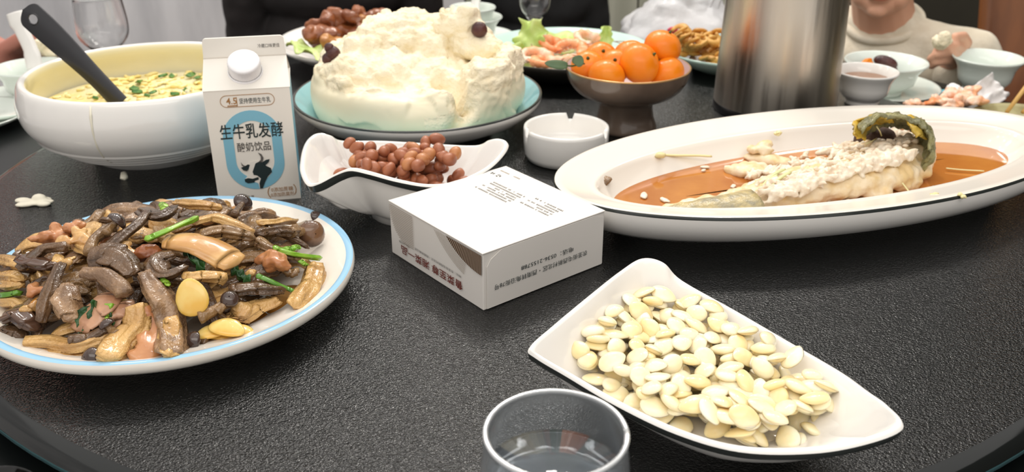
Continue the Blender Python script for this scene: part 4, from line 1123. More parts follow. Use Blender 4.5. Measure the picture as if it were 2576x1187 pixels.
# ------------------------------------------------------------------ stir-fried mushrooms, piece by piece
def mound(x, y):
    """height of the heap above the plate well"""
    dx, dy = x-(PL.x-.014), y-(PL.y+.008)
    q = (dx/.142)**2 + (dy/.126)**2
    return .0165 + .046*max(0, 1-q)**.65
def on_heap(x, y, lift=0):
    z = .04
    for _ in range(12):
        p = px(x, y, z); z = .6*z + .4*(mound(p.x, p.y)+lift)
    return px(x, y, z)
def fibre(path, wid, taper, flat, ridges, rdepth, seed, twist=0, n=28, m=20):
    """torn mushroom flesh: folded lengthwise, wobbling, with frayed rounded ends"""
    Q = [Vector(p) for p in smooth_prof([tuple(p) for p in path], 8)]
    P_ = [Q[min(len(Q)-1, round(i/(m-1)*(len(Q)-1)))] for i in range(m)]
    tp = smooth_prof([(t_,) for t_ in taper], 8); rad, fl = [], []
    for i in range(m):
        s_ = i/(m-1); e = min(1, math.sqrt(max(0, 1-(1-min(1, s_/.07))**2))+.25, math.sqrt(max(0, 1-(1-min(1, (1-s_)/.07))**2))+.25)
        rad.append(wid*tp[min(len(tp)-1, int(s_*(len(tp)-1)))][0]*e*(1+.14*nz((s_*4, seed, 0), 1, 3))); fl.append(flat*(1+.3*nz((s_*3, seed, 5), 1, 2)))
        P_[i] = P_[i] + Vector((nz((s_*3, seed, 1), 1), nz((s_*3, seed, 2), 1), .6*nz((s_*3, seed, 3), 1)))*wid*.35
    V, F = [], []
    for i, p in enumerate(P_):
        t_ = (P_[min(i+1, m-1)]-P_[max(i-1, 0)]).normalized(); s2 = t_.cross(Vector((0, 0, 1)))
        s2 = s2.normalized() if s2.length > 1e-4 else Vector((1, 0, 0)); u = s2.cross(t_).normalized(); tw = twist*i/(m-1)
        for k in range(n):
            a = 2*math.pi*k/n
            g = 1 + rdepth*math.cos(ridges*a+seed+.8*math.sin(i*.25)) + .5*rdepth*math.cos((2*ridges+3)*a+seed*2+i*.1) + .10*nz((i*.35, k*.8, seed), 1, 7)
            x, y = rad[i]*g*math.cos(a), rad[i]*g*fl[i]*math.sin(a); V.append(p + s2*(x*math.cos(tw)-y*math.sin(tw)) + u*(x*math.sin(tw)+y*math.cos(tw)))
    for i in range(m-1):
        for k in range(n):
            k2 = (k+1) % n; F.append((i*n+k, i*n+k2, (i+1)*n+k2, (i+1)*n+k))
    F.append(tuple(reversed(range(n)))); F.append(tuple(range((m-1)*n, m*n)))
    return V, F
def strip(nm, pts, wid, m_, label, cat, flat=.5, ridges=3, rdepth=.22, lift=0, taper=(.55, 1, 1, .7), grp=None, twist=0, seed=1):
    """a cooked strip along photo points laid on the heap"""
    P = [on_heap(x, y, lift+.001) for x, y in pts]; b_ = P[0].copy(); b_.z -= .004
    sd = pts[0][0]*.37 + pts[0][1]*.11
    V, F = fibre([p-b_ for p in P], wid, taper, flat, ridges+2 if ridges else 2, rdepth*.8 if ridges else .05, sd, twist or (.5 if ridges else 0))
    return tag(obj(nm, V, F, m_, loc=b_), label, cat, grp)
def capped(stem_px, cap_px, r, m_, ms, label, sw=.0035, lift=0, squash=.62, facing=None, seed=0):
    """small mushroom: bent stem and domed cap"""
    P = [on_heap(x, y, lift+.003) for x, y in stem_px] + [on_heap(*cap_px, lift+.006)]
    b_ = P[0].copy(); t = thing('small_mushroom', label, 'mushroom', b_)
    Q = smooth_prof([tuple(p-b_) for p in P], 5)
    V, F = tube(Q, [sw*(1.15-.4*i/(len(Q)-1)) for i in range(len(Q))], 10, .9, rough=.15, seed=seed); obj('stem', V, F, ms, t)
    d = Vector(facing).normalized() if facing else (Vector(Q[-1])-Vector(Q[-3])).normalized()
    pr = smooth_prof([(.0005, squash*r), (.5*r, .52*squash*r+.22*r), (.88*r, .22*r), (r, -.08*r), (.9*r, -.26*r), (.55*r, -.18*r), (.2*r, -.12*r), (.0005, -.12*r)], 3)
    V, F, R_ = lathe(pr, 24); q_ = d.to_track_quat('Z', 'Y'); e = Vector(Q[-1])
    V = [q_ @ (Vector(v)*(1+.06*nz(Vector(v), 120, seed))) + e for v in V]
    obj('cap', V, F, m_, t); return t
# filling of the heap: layers of torn oyster mushroom strips nobody could name one by one
random.seed(17)
cnt = 0
for k in range(135):
    a = rnd(0, 2*math.pi); r = math.sqrt(random.random()); x = PL.x-.014+.118*r*math.cos(a); y = PL.y+.002+.104*r*math.sin(a)
    lvl = random.random(); zt = .017 + (mound(x, y)-.017)*(.35+.62*lvl)
    ln = rnd(.020, .036); an = rnd(0, math.pi); kind = random.random()
    dv = Vector((math.cos(an), math.sin(an), 0)); bend = Vector((-dv.y, dv.x, 0))*rnd(-.35, .35)*ln
    base = Vector((x, y, zt)); Q = []
    for i in range(7):
        s = -1+2*i/6; p = base + dv*ln*s + bend*(1-s*s)
        dd = math.hypot((p.x-PL.x)/.140, (p.y-PL.y)/.140)
        if dd > 1: p.x = PL.x+(p.x-PL.x)/dd; p.y = PL.y+(p.y-PL.y)/dd
        p.z = max(.0185, min(mound(p.x, p.y)+.001, zt + .004*nz((p.x, p.y, k), 60))); Q.append(p-base)
    wd = rnd(.006, .0115) if kind < .68 else rnd(.0028, .0042)
    m_ = random.choice([M['mush_brown'], M['mush_dark'], M['mush_grey'], M['mush_brown'], M['mush_tan'], M['mush_tan']]) if kind < .68 else random.choice([M['mush_dark'], M['mush_brown'], M['mush_dark']])
    prof_ = [.45, .75, .95, 1, 1.05, .95, .55] if kind < .68 else [.8, 1, 1, 1, 1, 1.1, .9]
    V, F = fibre(Q, wd, prof_, rnd(.35, .6) if kind < .68 else .85, 5 if kind < .68 else 2, rnd(.12, .2), k*1.3, rnd(-1.2, 1.2))
    o = obj('oyster_mushroom_strip' if kind < .68 else 'mushroom_stem', V, F, m_, loc=base)
    if kind < .68: tag(o, 'brown wrinkled oyster mushroom strip in the stir-fry heap', 'mushroom', 'oyster mushroom strips in the heap')
    else: tag(o, 'thin dark mushroom stem in the stir-fry heap', 'mushroom', 'thin mushroom stems in the heap')
# the pieces one can point to
S = strip
S('king_mushroom_slice', [(405, 605), (500, 618), (600, 668)], .0135, M['bamboo'], 'largest pale tan mushroom slab across the top of the heap', 'mushroom', .34, 0, 0, .011, (.8, 1.05, 1.15, .95))
S('scallion_stalk', [(362, 603), (430, 577), (499, 545)], .0034, M['scallion'], 'brightest green stalk lying over the top of the heap', 'scallion', .7, 2, .15, .018, (1, 1, 1.05, 1))
S('scallion_stalk', [(686, 620), (740, 640), (808, 650)], .0032, M['scallion'], 'bright green stalk at the right edge of the heap', 'scallion', .6, 2, .15, .011, (1, 1, 1, 1))
S('scallion_stalk', [(716, 628), (752, 621)], .0032, M['scallion'], 'short green stalk crossing behind the right one', 'scallion', .7, 0, 0, .010, (1, 1, 1, 1))
S('scallion_stalk', [(645, 690), (690, 712), (741, 733)], .0028, M['scallion_dark'], 'darker green stalk below the orange pork piece', 'scallion', .7, 0, 0, .010, (.9, 1, 1, 1))
S('scallion_stalk', [(755, 655), (772, 668)], .0025, M['scallion'], 'tiny green stalk end above the double tan strip', 'scallion', .7, 0, 0, .008, (1, 1, 1, 1))
S('scallion_stalk', [(-30, 752), (10, 743), (50, 736)], .0038, M['scallion_dark'], 'green stalk lying at the left edge of the plate', 'scallion', .6, 2, .15, .0, (1, 1, 1, 1))
S('scallion_stalk', [(408, 512), (416, 528)], .0034, M['scallion'], 'small green piece at the very back of the heap', 'scallion', .6, 0, 0, .010, (.9, 1, 1, .8))
S('scallion_stalk', [(275, 765), (258, 818)], .0036, M['scallion'], 'green stalk upright among the pork slices in front', 'scallion', .6, 2, .2, .016, (1.1, 1, 1, .8))
S('scallion_stalk', [(278, 833), (310, 840), (328, 828)], .0018, M['scallion_dark'], 'thin green sprig at the front of the heap', 'scallion', .7, 0, 0, .014, (1, 1, 1, 1.4))
S('scallion_stalk', [(405, 700), (428, 718)], .0022, M['scallion'], 'little green tip beside the big central strip', 'scallion', .6, 0, 0, .014, (1, 1, 1, .6))
S('tan_strip', [(792, 660), (775, 720), (740, 772)], .0078, M['mush_tan'], 'double tan mushroom strip hanging at the right side of the heap', 'mushroom', .55, 2, .28, .010, (.7, 1, 1.05, .85))
S('tan_strip', [(808, 668), (795, 725), (758, 768)], .0055, M['mush_tan'], 'tan strip lying right against the double strip', 'mushroom', .6, 0, 0, .006, (.7, 1, 1, .8))
S('oyster_mushroom', [(365, 680), (410, 750), (428, 830), (430, 893)], .0105, M['mush_grey'], 'long grey-brown mushroom strip running down the front centre', 'mushroom', .5, 3, .25, .014, (.6, 1, 1.1, .9))
S('tan_strip', [(425, 800), (428, 860), (425, 897)], .0075, M['mush_tan'], 'tan lower end of the long front strip', 'mushroom', .5, 3, .25, .014, (.8, 1, 1, .8))
S('tan_strip', [(345, 765), (345, 820), (300, 868), (272, 905)], .0095, M['mush_tan'], 'bent tan strip curling at the front of the heap', 'mushroom', .5, 2, .25, .014, (.8, 1, 1.1, .9))
S('pork_slice', [(372, 770), (385, 830), (372, 885), (330, 908)], .0105, M['pork'], 'orange-brown slice beside the bent tan strip', 'meat', .4, 2, .18, .010, (.8, 1, 1, .7))
S('pork_slice', [(278, 735), (250, 775), (205, 835)], .0125, M['pork_pink'], 'pinkish pork slice at the front left of the heap', 'meat', .32, 0, 0, .010, (.6, 1, 1.1, .8))
S('pork_slice', [(300, 760), (312, 800), (300, 850)], .010, M['pork_pink'], 'second pinkish slice right of the green leaf', 'meat', .34, 2, .15, .008, (.7, 1, 1, .7))
S('oyster_mushroom', [(172, 712), (170, 760), (185, 812)], .0095, M['mush_grey'], 'grey-brown petal-shaped mushroom left of the pork slice', 'mushroom', .4, 3, .15, .012, (.4, 1, 1.1, .6))
S('mushroom_stem', [(155, 660), (132, 720), (112, 770), (100, 812)], .0048, M['mush_dark'], 'dark rough strip running down the left of the heap', 'mushroom', .7, 3, .25, .014, (.9, 1, 1, .7))
S('mushroom_stem', [(205, 685), (250, 690), (290, 715), (315, 745)], .0062, M['mush_grey'], 'smooth bent stem in the left centre of the heap', 'mushroom', .85, 0, 0, .018, (.8, 1, 1.1, 1))
S('mushroom_stem', [(225, 640), (235, 605), (265, 580), (290, 570)], .0050, M['mush_brown'], 'curved stem reaching up to the dark rear cap', 'mushroom', .85, 0, 0, .014, (1, 1, 1, .8))
S('mushroom_stem', [(250, 640), (300, 600), (345, 565), (372, 535)], .0052, M['mush_dark'], 'long dark stem crossing the rear of the heap', 'mushroom', .7, 3, .2, .014, (.8, 1, 1, .9))
S('mushroom_stem', [(50, 680), (90, 640), (130, 622), (170, 620)], .0052, M['mush_dark'], 'dark arched strip at the left rear of the heap', 'mushroom', .7, 3, .2, .012, (.8, 1, 1, .9))
S('tan_strip', [(58, 862), (120, 858), (200, 870), (280, 858)], .0085, M['mush_tan'], 'long tan lobe along the front left edge of the heap', 'mushroom', .55, 2, .22, .010, (.7, .9, 1.1, 1))
S('oyster_mushroom', [(90, 885), (160, 892), (230, 880), (285, 850)], .0085, M['mush_tan'], 'broad tan-brown lobe under the front left one', 'mushroom', .5, 2, .2, .004, (.5, .9, 1.1, .9))
S('mushroom_stem', [(170, 855), (220, 850), (270, 825)], .0046, M['mush_dark'], 'dark stem lying over the front left lobe', 'mushroom', .8, 0, 0, .016, (1, 1, 1, 1))
S('tan_strip', [(-40, 655), (10, 656), (60, 672)], .0065, M['mush_tan'], 'upper tan strip sticking out at the left plate edge', 'mushroom', .6, 3, .25, .004, (.7, 1, 1, .8))
S('tan_strip', [(-40, 690), (10, 692), (58, 704)], .0065, M['mush_tan'], 'middle tan strip sticking out at the left plate edge', 'mushroom', .6, 3, .25, .003, (.7, 1, 1, .8))
S('tan_strip', [(-40, 712), (10, 716), (60, 718)], .0055, M['mush_tan'], 'lowest tan strip sticking out at the left plate edge', 'mushroom', .6, 3, .25, .001, (.7, 1, 1, .8))
S('tan_strip', [(650, 562), (700, 558), (742, 556)], .0050, M['mush_tan'], 'tan strip at the far right rear of the heap', 'mushroom', .6, 2, .2, .006, (.9, 1, 1, .9))
S('oyster_mushroom', [(640, 590), (690, 580), (750, 585)], .0085, M['mush_dark'], 'dark flat stem leading to the big right cap', 'mushroom', .5, 3, .25, .006, (.8, 1, 1, .7))
S('tan_strip', [(485, 560), (530, 548), (580, 560), (640, 585)], .0060, M['mush_tan'], 'pale strip arching over the rear right of the heap', 'mushroom', .6, 2, .2, .012, (.7, 1, 1, .7))
S('oyster_mushroom', [(500, 590), (560, 582), (640, 600)], .0075, M['mush_brown'], 'brown strip between the rear arch and the pale slab', 'mushroom', .55, 3, .25, .012, (.8, 1, 1, .8))
S('tan_strip', [(455, 695), (510, 695), (572, 702)], .0070, M['mush_tan'], 'tan strip below the largest pale slab', 'mushroom', .6, 2, .22, .012, (.6, 1, 1, 1))
S('oyster_mushroom', [(575, 725), (640, 722), (715, 738)], .0095, M['mush_dark'], 'broad dark brown strip in the right front of the heap', 'mushroom', .45, 3, .25, .008, (.8, 1, 1, .7))
S('mushroom_stem', [(640, 605), (690, 630), (760, 655)], .0050, M['mush_brown'], 'brown stem under the right green stalk', 'mushroom', .7, 2, .2, .006, (1, 1, 1, .8))
S('tan_strip', [(690, 752), (645, 775), (600, 800)], .0075, M['mush_tan'], 'square-ended tan piece at the right front', 'mushroom', .5, 2, .2, .006, (1, 1, 1, .9))
S('tan_strip', [(605, 770), (600, 815)], .0085, M['mush_tan'], 'stubby tan piece below the dark cap', 'mushroom', .6, 2, .15, .006, (1, 1, 1, .9))
S('oyster_mushroom', [(335, 690), (300, 655), (270, 640), (220, 650)], .0110, M['mush_dark'], 'dark curled mushroom in the middle of the heap', 'mushroom', .4, 3, .25, .016, (.5, 1, 1.1, .7))
S('oyster_mushroom', [(440, 640), (400, 655), (420, 690), (470, 670)], .0085, M['mush_dark'], 'dark folded mushroom under the largest slab', 'mushroom', .45, 3, .25, .012, (.6, 1, 1, .7))
S('oyster_mushroom', [(60, 640), (90, 665), (140, 668)], .0090, M['cap_brown'], 'broad brown gill piece at the left of the heap', 'mushroom', .4, 4, .15, .012, (.6, 1.1, 1, .5))
S('oyster_mushroom', [(10, 800), (50, 790), (95, 830)], .0095, M['cap_brown'], 'brown curled cap at the lower left of the heap', 'mushroom', .4, 3, .2, .010, (.5, 1.1, 1.1, .5))
S('oyster_mushroom', [(-5, 845), (30, 828), (60, 850)], .0075, M['mush_dark'], 'dark cap half over the left plate rim', 'mushroom', .5, 3, .2, .006, (.6, 1, 1, .6))
S('oyster_mushroom', [(350, 530), (400, 545), (440, 520)], .0075, M['mush_dark'], 'dark lump at the top rear of the heap', 'mushroom', .5, 3, .25, .012, (.7, 1, 1, .7))
S('tan_strip', [(440, 505), (490, 515), (555, 525)], .0068, M['mush_tan'], 'brown-tan strip at the very back right', 'mushroom', .55, 3, .22, .010, (.8, 1, 1, .7))
S('mushroom_stem', [(500, 800), (540, 780), (575, 755)], .0048, M['mush_brown'], 'stem rising to the dark front right cap', 'mushroom', .85, 0, 0, .012, (1.1, 1, .9, .8))
capped([(265, 588), (280, 572)], (295, 556), .0085, M['cap_dark'], M['mush_brown'], 'small dark-capped mushroom at the rear left of the heap', lift=.014, seed=1)
capped([(590, 540), (600, 525)], (612, 508), .0090, M['cap_dark'], M['mush_dark'], 'dark mushroom cap at the back edge of the heap', lift=.008, seed=2, facing=(.6, -.3, .7))
capped([(740, 575), (770, 562)], (797, 548), .0078, M['cap_dark'], M['mush_brown'], 'small dark cap at the far right rear of the plate', lift=.004, seed=3)
capped([(730, 585), (760, 582)], (786, 588), .0125, M['cap_brown'], M['mush_brown'], 'big brown cap lying at the right edge of the heap', lift=.004, seed=4, facing=(.55, -.75, .35), sw=.005)
capped([(545, 785), (560, 770)], (577, 752), .0072, M['cap_dark'], M['mush_brown'], 'dark round cap at the right front of the heap', lift=.014, seed=5, facing=(.2, -.5, .8))
capped([(280, 895), (255, 898)], (228, 900), .0085, M['cap_dark'], M['mush_tan'], 'dark oval cap lying at the front plate edge', lift=.004, seed=6, facing=(-.5, -.6, .5))
capped([(520, 862), (505, 860)], (484, 858), .0080, M['cap_dark'], M['mush_dark'], 'dark cap lying beside the garlic slices in front', lift=.002, seed=7, facing=(-.6, -.5, .5))
capped([(295, 840), (280, 830)], (268, 815), .0062, M['cap_dark'], M['mush_brown'], 'tiny dark cap between the pork slices', lift=.016, seed=8)
for nm, x, y, w_, h_, lab, rot, lift in [('garlic_slice', 483, 748, .0125, .0150, 'large upright yellow garlic slice in the front of the heap', (1.0, -.15, .2), .014),
        ('garlic_slice', 572, 826, .0145, .0085, 'upper golden garlic slice at the front right', (.35, .1, -.2), .010), ('garlic_slice', 532, 838, .0120, .0075, 'lower left golden garlic slice at the front right', (.25, -.1, .2), .005),
        ('garlic_slice', 560, 846, .0150, .0065, 'bottom garlic slice under the golden ones', (.1, 0, -.1), .001), ('garlic_slice', 606, 836, .0100, .0070, 'right golden garlic slice at the front', (.2, .15, .3), .004)]:
    V, F = ellipsoid((0, 0, 0), (w_, h_, .0022), nu=24, nv=10); V = [Vector((v.x*(1-.18*v.y/h_), v.y, v.z + .002*math.cos(v.x*90))) for v in V]
    tag(obj(nm, V, F, M['garlic'], loc=on_heap(x, y, lift+.003), rot=rot), lab, 'garlic')
for (x, y, r, m_, lab, sd) in [(130, 592, .016, 'pork', 'orange-tan pork piece at the rear left of the heap', 1), (185, 600, .014, 'bamboo', 'pale fatty pork piece at the rear left', 2), (190, 572, .011, 'pork', 'small pork lump at the very rear left', 3), (375, 640, .014, 'braised', 'round brown pork lump in the centre of the heap', 4),
        (680, 655, .017, 'pork', 'orange-brown pork lump right of the largest slab', 5), (312, 632, .012, 'bamboo', 'pale chunk left of the round pork lump', 6), (310, 690, .012, 'mush_tan', 'pale yellow-brown chunk in the centre of the heap', 7),
        (268, 600, .010, 'pork', 'small orange pork bit at the rear', 8), (95, 730, .011, 'pork', 'pinkish pork bit at the left of the heap', 9), (70, 778, .010, 'mush_tan', 'flat tan bit at the left plate side', 10), (630, 685, .007, 'mush_tan', 'tiny tan bulb under the largest slab', 11),
        (160, 660, .011, 'mush_tan', 'square tan chunk left of the dark curled mushroom', 12), (530, 555, .009, 'bamboo', 'pale knob in the rear right of the heap', 13), (90, 765, .008, 'oil', 'yellow fatty bit at the left of the heap', 14), (735, 685, .009, 'mush_brown', 'brown flap with a pale bit at the right side', 15)]:
    random.seed(sd); lump('stir_fry_chunk', on_heap(x, y, .007), r, M[m_], lab, 'meat' if 'pork' in lab else 'food piece', n=6, seed=sd+30, voxel=.0013)
def green_leaf(x, y, w_, l_, m_, lab, rot, lift):
    random.seed(int(x)); V, F = sheet(w_, l_, 10, 12, lambda u, v: .003*math.sin(5*u+3*v)+.002*math.sin(9*v+u), .0007, lambda v: max(.1, (1-.9*v*v)*(1+.18*math.sin(v*16))))
    tag(obj('herb_leaf', V, F, m_, loc=on_heap(x, y, lift), rot=rot), lab, 'leaf')
green_leaf(222, 800, .008, .014, M['leaf_dark'], 'dark green leaf on the front pork slice', (.8, .1, -.4), .014)
green_leaf(272, 800, .005, .010, M['leaf_dark'], 'dark leaf scrap behind the upright green stalk', (.6, .2, .6), .014)
green_leaf(605, 693, .005, .010, M['leaf_dark'], 'dark leaf scrap under the pale slab', (.5, .2, 1.2), .008)
green_leaf(487, 650, .005, .016, M['leaf_dark'], 'dark leaf strip under the left of the pale slab', (.4, .2, .9), .008)
V, F = [], []
# oil run out of the heap
A = [[], []]
for (x, y, rx, ry) in [(90, 745, .016, .009), (735, 735, .020, .012), (640, 800, .020, .012), (610, 545, .012, .010), (770, 590, .016, .010), (560, 850, .02, .01), (700, 770, .018, .014)]:
    p = px(x, y, .0158); add(A, ellipsoid((p.x, p.y, mound(p.x, p.y)-.0015 if False else .0150 + max(0, (math.hypot(p.x-PL.x, p.y-PL.y)-.105))*.33), (rx, ry, .0012), (0, 0, x), 18, 6))
tag(obj('cooking_oil', A[0], A[1], M['oil']), 'golden oil and juice spread round the stir-fry', 'oil', kind='stuff')

# ------------------------------------------------------------------ braised meat, shrimps, fried curls
for i, (x, y, d, r, m_, lab) in enumerate([(805, 95, 1.44, .030, 'braised', 'lowest left braised meat piece on the white plate'), (812, 60, 1.47, .026, 'braised', 'left braised meat piece in the second layer'), (860, 45, 1.49, .030, 'braised', 'tallest braised meat knob on the pile'), (845, 110, 1.42, .024, 'braised_light', 'lighter braised piece nearest the bun'),
        (870, 85, 1.48, .032, 'braised', 'braised meat piece under the tallest knob'), (905, 60, 1.52, .028, 'braised_light', 'pale bony meat piece right of the tallest knob'), (925, 40, 1.55, .026, 'braised', 'rear right braised meat piece'), (960, 45, 1.57, .026, 'braised', 'farthest right braised meat piece above the bun')]):
    p = px(x, y, d=d); p.z = max(p.z, .03)
    lump('braised_meat', p, r, M[m_], lab, 'meat', n=7, seed=50+i, voxel=.0028, flat=.95)
random.seed(33)
def lettuce(p, w_, l_, rot, lab, amp=.010, seed=1):
    V, F = sheet(w_, l_, 18, 18, lambda u, v: amp*(abs(u)**2.2*math.sin(7*v+seed)*1.0 + .5*math.sin(5*u+seed)*abs(v)) + .006*nz((u, v, seed), 2.2), .0011, lambda v: max(.35, 1-.35*v*v + .14*math.sin(v*13+seed)))
    tag(obj('lettuce_leaf', V, F, M['lettuce'], loc=p, rot=rot), lab, 'lettuce')
lettuce(px(790, 128, d=1.40), .020, .042, (.15, 0, 1.1), 'lettuce leaf sticking out under the braised meat', .006, 2)
lettuce(px(1335, 108, d=1.42), .024, .036, (1.05, -.1, -.35), 'upright pale lettuce leaf at the left of the shrimp plate', .010, 1)
lettuce(px(1300, 148, d=1.39), .022, .026, (.7, -.3, .7), 'ruffled green lettuce edge at the left of the shrimps', .011, 4)
lettuce(px(1425, 108, d=1.50), .040, .034, (.25, 0, .3), 'lettuce leaf lying under the rear shrimps', .008, 6)
lettuce(px(1525, 98, d=1.47), .010, .020, (1.25, 0, .1), 'small upright green lettuce tip at the right of the shrimp plate', .005, 3)
def shrimp(p, r, rotz, tilt, m_, lab):
    t = thing('shrimp', lab, 'shrimp', p, rotz); t.rotation_euler = (tilt, 0, rotz)
    Q, rad = [], []
    for i in range(29):
        s = i/28; a = -.5+s*4.3; rr_ = r*(1-.18*s); Q.append((rr_*math.cos(a), rr_*math.sin(a), .004*s)); rad.append((.0105*(1-.62*s)*(1 if s > .12 else .55+s*3.7))*(1+.10*math.cos(i*math.pi/2)))
    V, F = tube(Q, rad, 14, .9); obj('body', V, F, m_, t)
    e = Vector(Q[-1])
    V, F = sheet(.007, .009, 6, 6, lambda u, v: .002*u*u, .0008, lambda v: .45+.3*(v+1)); q_ = Matrix.Rotation(-.5+4.3+.3, 3, 'Z')
    obj('tail_fan', [q_ @ Vector(v) + e + Vector((-.002, .004, 0)) for v in V], F, m_, t)
    h = Vector(Q[0])
    for k in (-1, 1):
        V, F = tube(smooth_prof([tuple(h), (h.x+.012, h.y-.016, .010), (h.x+.006, h.y-.040, .022+.004*k)], 5), .0006, 5); obj('antenna', V, F, M['antenna'], t)
    A = [[], []]
    for k in range(6):
        a = .2+.45*k; b_ = Vector((r*.9*math.cos(a), r*.9*math.sin(a), 0)); add(A, tube([b_, b_*.72+Vector((0, 0, -.003)), b_*.55+Vector((.001, 0, -.005))], [.0013, .001, .0006], 6))
    obj('legs', A[0], A[1], M['shrimp_pale'], t)
    return t
for (x, y, d, r, rz, ti, m_, lab) in [(1345, 148, 1.365, .022, .3, .25, 'shrimp_pale', 'pale pink shrimp at the front left of the shrimp plate'), (1395, 120, 1.42, .024, 1.3, .4, 'shrimp', 'deep orange curled shrimp in the centre of the plate'), (1375, 162, 1.35, .020, 2.0, .15, 'shrimp', 'low orange shrimp just behind the front rim'),
        (1430, 128, 1.41, .023, -.4, .3, 'shrimp', 'orange shrimp right of the deep orange one'), (1480, 105, 1.48, .022, .9, .4, 'shrimp_pale', 'pale shrimp with raised whiskers at the rear right'), (1415, 152, 1.37, .021, 3.6, .2, 'shrimp_pale', 'light orange shrimp behind the leaf'), (1450, 118, 1.45, .02, 2.4, .3, 'shrimp', 'orange shrimp lying in the rear middle')]:
    p = px(x, y, d=d); p.z = max(p.z, .032); shrimp(p, r, rz, ti, M[m_], lab)
P = deposit(84, lambda: (SP_.x-.012+rnd(-.075, .06), SP_.y+rnd(-.078, .05)), lambda x, y: .015 + 1.6*max(0, math.hypot(x-SP_.x, y-SP_.y)-.075)**1.2, .020, 12, .34, .034)
for i, (x, y, z) in enumerate(P):
    random.seed(i+70); Q = []
    r = rnd(.007, .012); ln = rnd(.006, .016); a0 = rnd(0, 6)
    for k in range(15):
        s = k/14; a = a0+s*rnd(3.6, 3.7)*1.3; Q.append((r*math.cos(a), r*math.sin(a), (s-.5)*ln))
    V, F = tube(Q, [.0062*(.6+.5*math.sin(math.pi*min(1, .1+k/14))) for k in range(15)], 9, .55, rough=.25, seed=i)
    tag(obj('fried_curl', V, F, M['fried'], loc=(x, y, z+.006), rot=(rnd(-.8, .8), rnd(-.8, .8), rnd(0, 6))), 'golden fried dough curl heaped on the plate beside the kettle', 'fried snack', 'fried curls on the snack plate')

# ------------------------------------------------------------------ cups and bowls round the table edge
def cup_prof(R, h, foot, flare=.12, th=.003):
    out = [(foot*.9, 0), (foot, .0), (foot, .005), (foot*1.02, .007), (R*(1-flare)*.92, h*.35), (R*(1-flare), h*.7), (R*.985, h*.96), (R, h)]
    inn = [(R-.0008, h+.0008), (R-th*.8, h), (R*(1-flare)-th, h*.7), (R*(1-flare)*.92-th, h*.38), (foot*.8, .012), (.0005, .010)]
    return smooth_prof(out, 2)+smooth_prof(inn, 2)
def cup(nm, lab, cat, loc, R, h, foot, m_, flare=.12, grp=None):
    V, F, R_ = lathe(cup_prof(R, h, foot, flare), 72, cap0=True); return tag(obj(nm, V, F, m_, loc=loc), lab, cat, grp)
def saucer(lab, loc, R, m_, nm='saucer', cat='saucer'):
    V, F, R_ = lathe([(0, .006), (R*.5, .006), (R*.75, .010), (R*.97, .019), (R, .0195), (R*1.005, .018), (R*.9, .012), (R*.6, .003), (R*.55, 0), (R*.5, 0), (R*.48, .003), (0, .003)], 72)
    return tag(obj(nm, V, F, m_, loc=loc), lab, cat)
# right: child's place
p = px(2230, 153, .022); cb = Vector((p.x, p.y, TT+.0065))
saucer('celadon saucer carrying the bowl in front of the child', Vector((p.x, p.y, TT)), .086, M['celadon'])
cup('soup_bowl_small', 'celadon bowl with a date in front of the child', 'bowl', cb, .0625, .050, .030, M['celadon'], .2)
V, F = ellipsoid((0, 0, 0), (.019, .011, .010), nu=20, nv=12); tag(obj('jujube', V, F, M['jujube'], loc=cb+Vector((.004, .012, .045)), rot=(0, .25, -.3)), 'dark shiny date lying in the celadon bowl', 'date')
lump('food_piece', cb+Vector((-.026, .012, .045)), .012, M['mandarin'], 'orange food piece beside the date in the celadon bowl', 'food piece', seed=81, voxel=.0016)
lump('food_piece', cb+Vector((-.005, .008, .030)), .030, M['jujube'], 'dark leftovers under the date in the celadon bowl', 'food piece', seed=82, voxel=.003, flat=.5)
sbw = Vector((.498, 1.284, 0))
cup('sauce_bowl', 'white bowl with brown sauce right beside the kettle', 'bowl', sbw, .0435, .047, .023, M['white_glaze'], .18)
V, F, R = lathe([(.0005, .0365), (.0325, .0365), (.0335, .0355)], 48); tag(obj('dipping_sauce', V, F, M['sauce_dark'], loc=sbw), 'brown dipping sauce in the white bowl beside the kettle', 'sauce')
rc = px(2483, 236, TT); rc = Vector((rc.x, rc.y+.02, TT))
cup('tea_cup', 'empty celadon cup at the right edge behind the shells', 'cup', rc, .054, .054, .030, M['celadon'], .2)
# shrimp shells, tissue, cap, chopsticks, leftover plate
random.seed(44)
for i, (x, y, s, m_) in enumerate([(2345, 258, 1.0, 'shrimp'), (2375, 258, 1.0, 'shrimp_pale'), (2400, 240, 1.5, 'shrimp_pale'), (2425, 250, 1.4, 'shrimp_pale'), (2360, 248, 1.0, 'shrimp_pale'), (2440, 232, 1.3, 'shrimp_pale'), (2405, 225, 1.2, 'tissue'), (2310, 260, .8, 'shrimp_pale'), (2285, 262, .8, 'shrimp_pale'), (2395, 262, 1.2, 'shrimp_pale'), (2450, 255, 1.3, 'shrimp_pale')]):
    z0 = max(TT+.008, .0 - .0003*(y-225))
    lump('shrimp_shell', px(x, y, z0), .015*s, M[m_], 'peeled shrimp shell in the heap behind the platter', 'shrimp shell', n=6, seed=90+i, voxel=.0016, grp='shrimp shells behind the platter')
def crumple(nm, p, w_, l_, rot, m_, lab, cat, amp=.012, seed=1, th=.001):
    V, F = sheet(w_, l_, 16, 16, lambda u, v: amp*(nz((u, v, seed), 1.6) + .5*nz((u, v, seed+3), 3.5)), th)
    return tag(obj(nm, V, F, m_, loc=p, rot=rot), lab, cat)
crumple('paper_tissue', px(2478, 240, TT+.02), .030, .022, (.9, -.5, .4), M['tissue'], 'crumpled white tissue leaning against the celadon cup', 'tissue', .014, 5)
V, F, R = lathe([(.0085, 0), (.009, .001), (.009, .014), (.008, .015), (.0005, .015)], 32, cap0=True)
